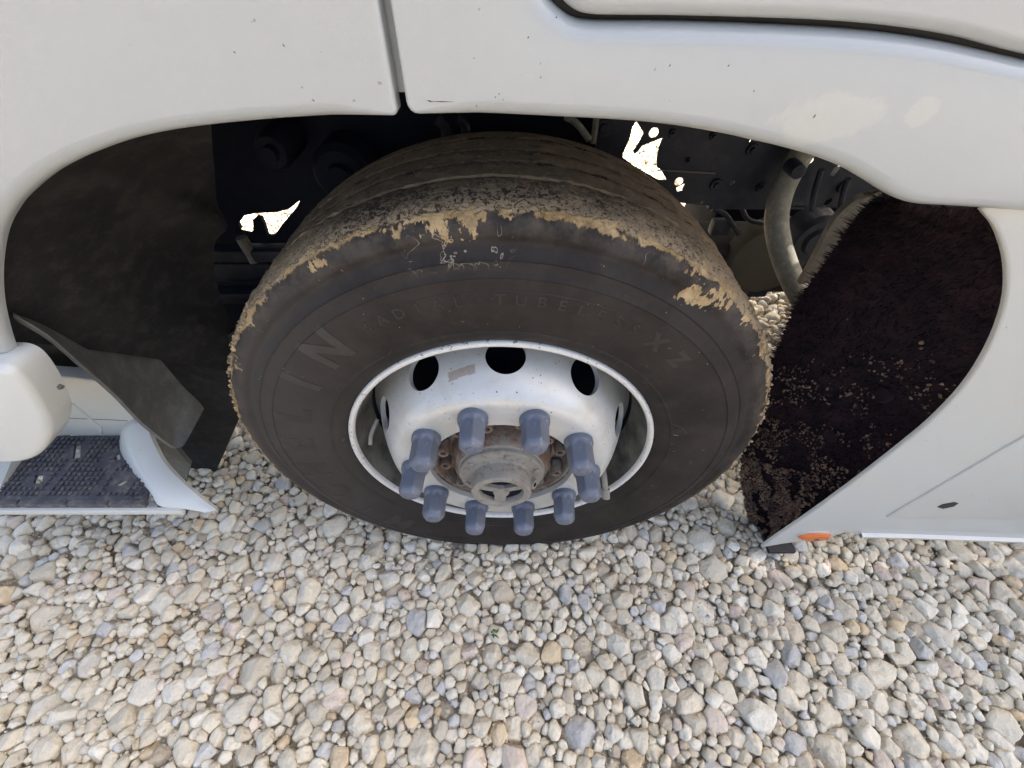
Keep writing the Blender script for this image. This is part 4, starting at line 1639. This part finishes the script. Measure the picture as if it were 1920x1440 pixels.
letter_m = simple_mat('letter_rubber', (0.023, 0.019, 0.0175), (0.039, 0.034, 0.031), 0.6, 14)
letter_d = simple_mat('letter_rubber_dark', (0.0125, 0.0095, 0.0088), (0.0235, 0.0188, 0.0172), 0.55, 14)
put_text('RADIAL TUBELESS', 0.381, 118.0, 4.1, 0.024, 0.0, 0.0006, letter_d, 'sidewall_lettering')
put_text('MICHEL', 0.362, 228.0, 14.0, 0.085, 0.0035, 0.0004, letter_d, 'sidewall_lettering', 0.92)
put_text('IN', 0.362, 144.0, 14.0, 0.085, 0.0035, 0.0008, letter_m, 'sidewall_lettering', 0.92)
put_text('XZ', 0.376, 54.0, 8.0, 0.036, 0.002, 0.0003, letter_d, 'sidewall_lettering')


def mould_line(pts, w, h, name='mould_line'):
    V, F = [], []
    P = pts
    for i, (r_, dg) in enumerate(P):
        r2, d2 = P[min(i + 1, len(P) - 1)]
        r1, d1 = P[max(i - 1, 0)]
        tr, tt = r2 - r1, R(d2 - d1) * r_
        l_ = math.hypot(tr, tt)
        nr, nt = -tt / l_, tr / l_
        for s, up in ((-w, -0.0002), (0, h), (w, -0.0002)):
            rr = r_ + nr * s
            aa = R(dg) + nt * s / r_
            V.append((rr * math.cos(aa), wall_y(rr) - up, rr * math.sin(aa)))
    for i in range(len(P) - 1):
        for k in range(2):
            F.append((i * 3 + k, i * 3 + k + 1, (i + 1) * 3 + k + 1, (i + 1) * 3 + k))
    return me_py(V, F, name)


seal_ = [(0.326, d) for d in np.arange(140, 120, -2.0)] + [(0.330, 119), (0.338, 118.2), (0.36, 118.5), (0.385, 118.0), (0.393, 117), (0.398, 115)] + \
        [(0.402, d) for d in np.arange(113, 66, -1.5)] + [(0.396, 64), (0.388, 63), (0.36, 62.5), (0.338, 62.2), (0.330, 61.0)] + [(0.326, d) for d in np.arange(59, 20, -2.0)] + \
        [(0.33, 19), (0.345, 17), (0.352, 14)]
wpart('mould_line', mould_line([(float(a), float(b)) for a, b in smoothline([Vector((p[0] * 100, p[1])) for p in seal_], 2) for a in [a / 100]], 0.0007, 0.0007), letter_d, 60)

# rim: flange, barrel and disc
lip = [(0.2868, 0.010), (0.2872, 0.004), (0.2895, 0.0005), (0.2935, -0.001), (0.2970, 0.001), (0.2985, 0.005), (0.2980, 0.010), (0.294, 0.018), (0.290, 0.022)]
wpart('rim_flange', revolve(lip, 200), M['lip'], 60)
barrel = [(0.2867, 0.010), (0.2850, 0.030), (0.2820, 0.050), (0.2775, 0.075), (0.2735, 0.095)]
wpart('rim_barrel', revolve(barrel, 160), M['barrel'], 60)
wpart('rim_well', revolve([(0.2737, 0.094), (0.272, 0.14), (0.268, 0.20), (0.275, 0.25)], 96), M['dark'], 60)  # near-black inner barrel: shade behind the hand holes put into its colour
front = [(0.1405, -0.0345), (0.165, -0.0345), (0.183, -0.0345), (0.191, -0.0338), (0.198, -0.0318), (0.2055, -0.0275), (0.2125, -0.0205), (0.2185, -0.0110), (0.2245, 0.0), (0.2305, 0.012),
         (0.2375, 0.028), (0.2445, 0.045), (0.2505, 0.062), (0.2565, 0.080), (0.263, 0.098), (0.2715, 0.110)]
back = [(r_ - 0.006 * (1 if r_ > 0.2 else 0), y_ + (0.012 if r_ < 0.215 else 0.010)) for r_, y_ in front][::-1]
full = front + back
disc_me = revolve(full, 240, closed=True)
disc = wpart('wheel_disc', disc_me, M['rim'], 35)
bmc = bmesh.new()
for k in range(10):
    a = R(90 + 36 * k) + ROT
    dirv = Vector((math.cos(a) * 0.93, -0.36, math.sin(a) * 0.93)).normalized()
    ctr = Vector((math.cos(a) * 0.2425, 0.034, math.sin(a) * 0.2425))
    tang = Vector((-math.sin(a), 0, math.cos(a)))
    zx = dirv
    xx = tang
    yx = zx.cross(xx)
    m = Matrix((( xx.x, yx.x, zx.x, ctr.x), (xx.y, yx.y, zx.y, ctr.y), (xx.z, yx.z, zx.z, ctr.z), (0, 0, 0, 1)))
    bmesh.ops.create_cone(bmc, cap_ends=True, segments=44, radius1=0.034, radius2=0.034, depth=0.05, matrix=m)
cut_me = bm_me(bmc)
cut = bpy.data.objects.new('cutter', cut_me)
COL.objects.link(cut)
md = disc.modifiers.new('b', 'BOOLEAN')
md.operation = 'DIFFERENCE'
md.object = cut
md.solver = 'EXACT'
bpy.context.view_layer.update()
new_me = bpy.data.meshes.new_from_object(disc.evaluated_get(bpy.context.evaluated_depsgraph_get()))
disc.modifiers.clear()
disc.data = new_me
bpy.data.objects.remove(cut)
new_me.polygons.foreach_set('use_smooth', [True] * len(new_me.polygons))
new_me.set_sharp_from_angle(angle=R(32))

# brake drum seen through the hand holes
wpart('brake_disc', revolve([(0.10, 0.12), (0.17, 0.105), (0.212, 0.110), (0.225, 0.13), (0.225, 0.22), (0.10, 0.23)], 64), M['dark'], 30)
bm = bmesh.new()
box_bm(bm, (0.015, 0.10, 0.236), (0.05, 0.05, 0.03), 0.006)
box_bm(bm, (-0.01, 0.115, 0.232), (0.12, 0.04, 0.03), 0.006)
box_bm(bm, (-0.125, 0.13, 0.19), (0.05, 0.06, 0.05), 0.01)
wpart('brake_caliper', bm_me(bm), M['chassis'])

# nut covers
def nut_cover_me():
    seg = 72
    rows = []

    def hexr(a, r_, k):
        # blend between circle (k=0) and hexagon (k=1) with rounded corners
        b = ((a + PI / 6) % (PI / 3)) - PI / 6
        h = r_ / max(0.001, math.cos(b))
        h = min(h, r_ * 1.145)
        return r_ * (1 - k) + h * k
    def flare(a):
        return 0.5 + 0.5 * math.cos(6 * a)
    V, F = [], []
    #  (radius, height above the wheel, hex factor)
    prof_ = [(0.0245, -0.004, 0.0), (0.0260, 0.0, 0), (0.0262, 0.006, 0), (0.0258, 0.0095, 0), (0.0248, 0.0112, 0), (0.0226, 0.0135, 0.3), (0.0206, 0.0155, 1.0), (0.0204, 0.020, 1.0), (0.0202, 0.035, 1),
             (0.0202, 0.049, 1), (0.0198, 0.0535, 0.9), (0.0185, 0.0585, 0.5), (0.0155, 0.0622, 0.15), (0.0105, 0.0640, 0), (0.0090, 0.0640, 0), (0.0085, 0.0633, 0), (0.0075, 0.0633, 0), (0.0070, 0.0641, 0), (0.003, 0.0646, 0)]
    for (r_, h, k) in prof_:
        for s in range(seg):
            a = 2 * PI * s / seg
            rr = hexr(a, r_, k)
            hh = h
            if 0.0125 < h < 0.02:
                hh = h + 0.0055 * (flare(a + PI / 6) - 0.3)
            V.append((rr * math.cos(a), -hh, rr * math.sin(a)))
    n = len(prof_)
    for i in range(n - 1):
        for s in range(seg):
            s2 = (s + 1) % seg
            F.append((i * seg + s, i * seg + s2, (i + 1) * seg + s2, (i + 1) * seg + s))
    F.append(tuple((n - 1) * seg + s for s in range(seg)))
    return me_py(V, F, 'nut_cover')


nm = nut_cover_me()
nm.materials.append(M['nut'])
bm = bmesh.new()
bm.from_mesh(nm)
bmesh.ops.recalc_face_normals(bm, faces=bm.faces)
bm.to_mesh(nm)
bm.free()
nm.polygons.foreach_set('use_smooth', [True] * len(nm.polygons))
nm.set_sharp_from_angle(angle=R(38))
for k in range(10):
    a = R(36 * k) + ROT
    o = bpy.data.objects.new('nut_cover', nm)
    COL.objects.link(o)
    o.parent = wheel
    o.location = (0.1675 * math.cos(a), -0.0345, 0.1675 * math.sin(a))
    o.rotation_euler = (RNG.normal(0, 0.02), RNG.random() * 1.05, RNG.normal(0, 0.02))

# hub
hubp = [(0.1402, 0.045), (0.1402, -0.020), (0.134, -0.019), (0.130, -0.008), (0.126, 0.006), (0.112, 0.010), (0.101, 0.006), (0.097, -0.010), (0.092, -0.028), (0.090, -0.036), (0.0885, -0.039), (0.0, -0.039)]
wpart('hub', revolve(hubp, 96), M['hub'], 30)
for k in range(12):
    a = R(12 + 30 * k)
    me = revolve([(0.0, -0.006), (0.0052, -0.006), (0.0058, -0.019), (0.0095, -0.0205), (0.0112, -0.018), (0.0115, 0.008)], 22)
    me.transform(Matrix.Translation((0.117 * math.cos(a), 0.004 - (0.010 if k % 2 else 0.0), 0.117 * math.sin(a))))
    wpart('hub_bolt', me, M['hub'], 35)
capfl = [(0.086, -0.037), (0.0835, -0.040), (0.0815, -0.041), (0.0815, -0.049), (0.0795, -0.052), (0.066, -0.0535), (0.060, -0.055), (0.0575, -0.058), (0.0565, -0.085), (0.0555, -0.0885), (0.0525, -0.0900),
         (0.0430, -0.0890), (0.0415, -0.0865), (0.041, -0.0760), (0.0, -0.0760)]
cap = wpart('hub_cap', revolve(capfl, 96), M['hubcap'], 32)
for k in range(6):
    a = R(20 + 60 * k)
    me = revolve([(0.0, -0.0575), (0.004, -0.0575), (0.0055, -0.056), (0.006, -0.050)], 12)
    me.transform(Matrix.Translation((0.071 * math.cos(a), 0, 0.071 * math.sin(a))))
    wpart('cap_screw', me, M['hubcap'], 35)
# raised three-armed emblem block in the recess, leaving dark pockets
bm = bmesh.new()
for k, (a, w) in enumerate(((R(20), 0.013), (R(160), 0.014), (R(265), 0.022))):
    m = Matrix.Rotation(-a, 4, 'Y') @ Matrix.Translation((0.021, -0.0790, 0)) @ Matrix.Diagonal((0.041, 0.010, w, 1))
    bmesh.ops.create_cube(bm, size=1, matrix=m)
bmesh.ops.create_cone(bm, cap_ends=True, segments=24, radius1=0.017, radius2=0.015, depth=0.011, matrix=Matrix.Translation((0, -0.0795, -0.006)) @ Matrix.Rotation(R(90), 4, 'X'))
wpart('cap_web', bm_me(bm), M['hubcap'])
wpart('cap_pocket', revolve([(0.0405, -0.0765), (0.0, -0.0765)], 40), M['dark'], 30)
bm = bmesh.new()
m = Matrix.Translation((0.059, -0.066, -0.004)) @ Vector((0.75, -0.5, 0.25)).to_track_quat('Z', 'Y').to_matrix().to_4x4()
bmesh.ops.create_cone(bm, cap_ends=True, segments=20, radius1=0.0105, radius2=0.0095, depth=0.012, matrix=m)
wpart('oil_plug', bm_me(bm), M['hubcap'])
m2 = m @ Matrix.Translation((0, 0, 0.0062))
bm = bmesh.new()
bmesh.ops.create_cone(bm, cap_ends=True, segments=6, radius1=0.0045, radius2=0.0045, depth=0.0012, matrix=m2)
wpart('plug_socket', bm_me(bm), M['dark'])

# valve on the lower right of the rim
vp = [Vector((0.222, 0.05, -0.100)), Vector((0.224, 0.02, -0.105)), Vector((0.226, -0.004, -0.118)), Vector((0.228, -0.016, -0.130))]
wpart('valve_stem', tube_me(smoothline(vp, 4), 0.0065, 14), M['hubcap'], 40)
wpart('valve_cap', tube_me([Vector((0.2275, -0.012, -0.126)), Vector((0.2292, -0.026, -0.142))], [0.0095, 0.0088], 14), M['hubcap'], 40)
wpart('valve_stem', tube_me(smoothline([Vector((-0.245, 0.04, 0.06)), Vector((-0.255, 0.015, 0.045)), Vector((-0.257, 0.0, 0.03))], 3), 0.004, 10), M['hubcap'], 40)

# ------------------------------------------------------------------ a weed between the stones
wp = W(928, 1192, 2, GROUND + 0.014)
weed = empty('weed', wp)
weed['label'] = 'tiny green weed sprouting between the gravel stones'
weed['category'] = 'weed'
lm = me_py([(0, 0, 0), (0.003, 0.0015, 0.002), (0.0075, 0, 0.004), (0.003, -0.0015, 0.002), (0.0035, 0, 0.0014)], [(0, 1, 4), (1, 2, 4), (2, 3, 4), (3, 0, 4)])
lm.materials.append(M['leaf'])
for k in range(9):
    o = bpy.data.objects.new('leaf', lm)
    COL.objects.link(o)
    o.parent = weed
    o.location = (RNG.normal(0, 0.004), RNG.normal(0, 0.003), RNG.uniform(0.002, 0.009))
    o.rotation_euler = (RNG.normal(0, 0.4), RNG.normal(-0.3, 0.3), k * 0.9)
    o.scale = (1.7, 1.7, 1.7)
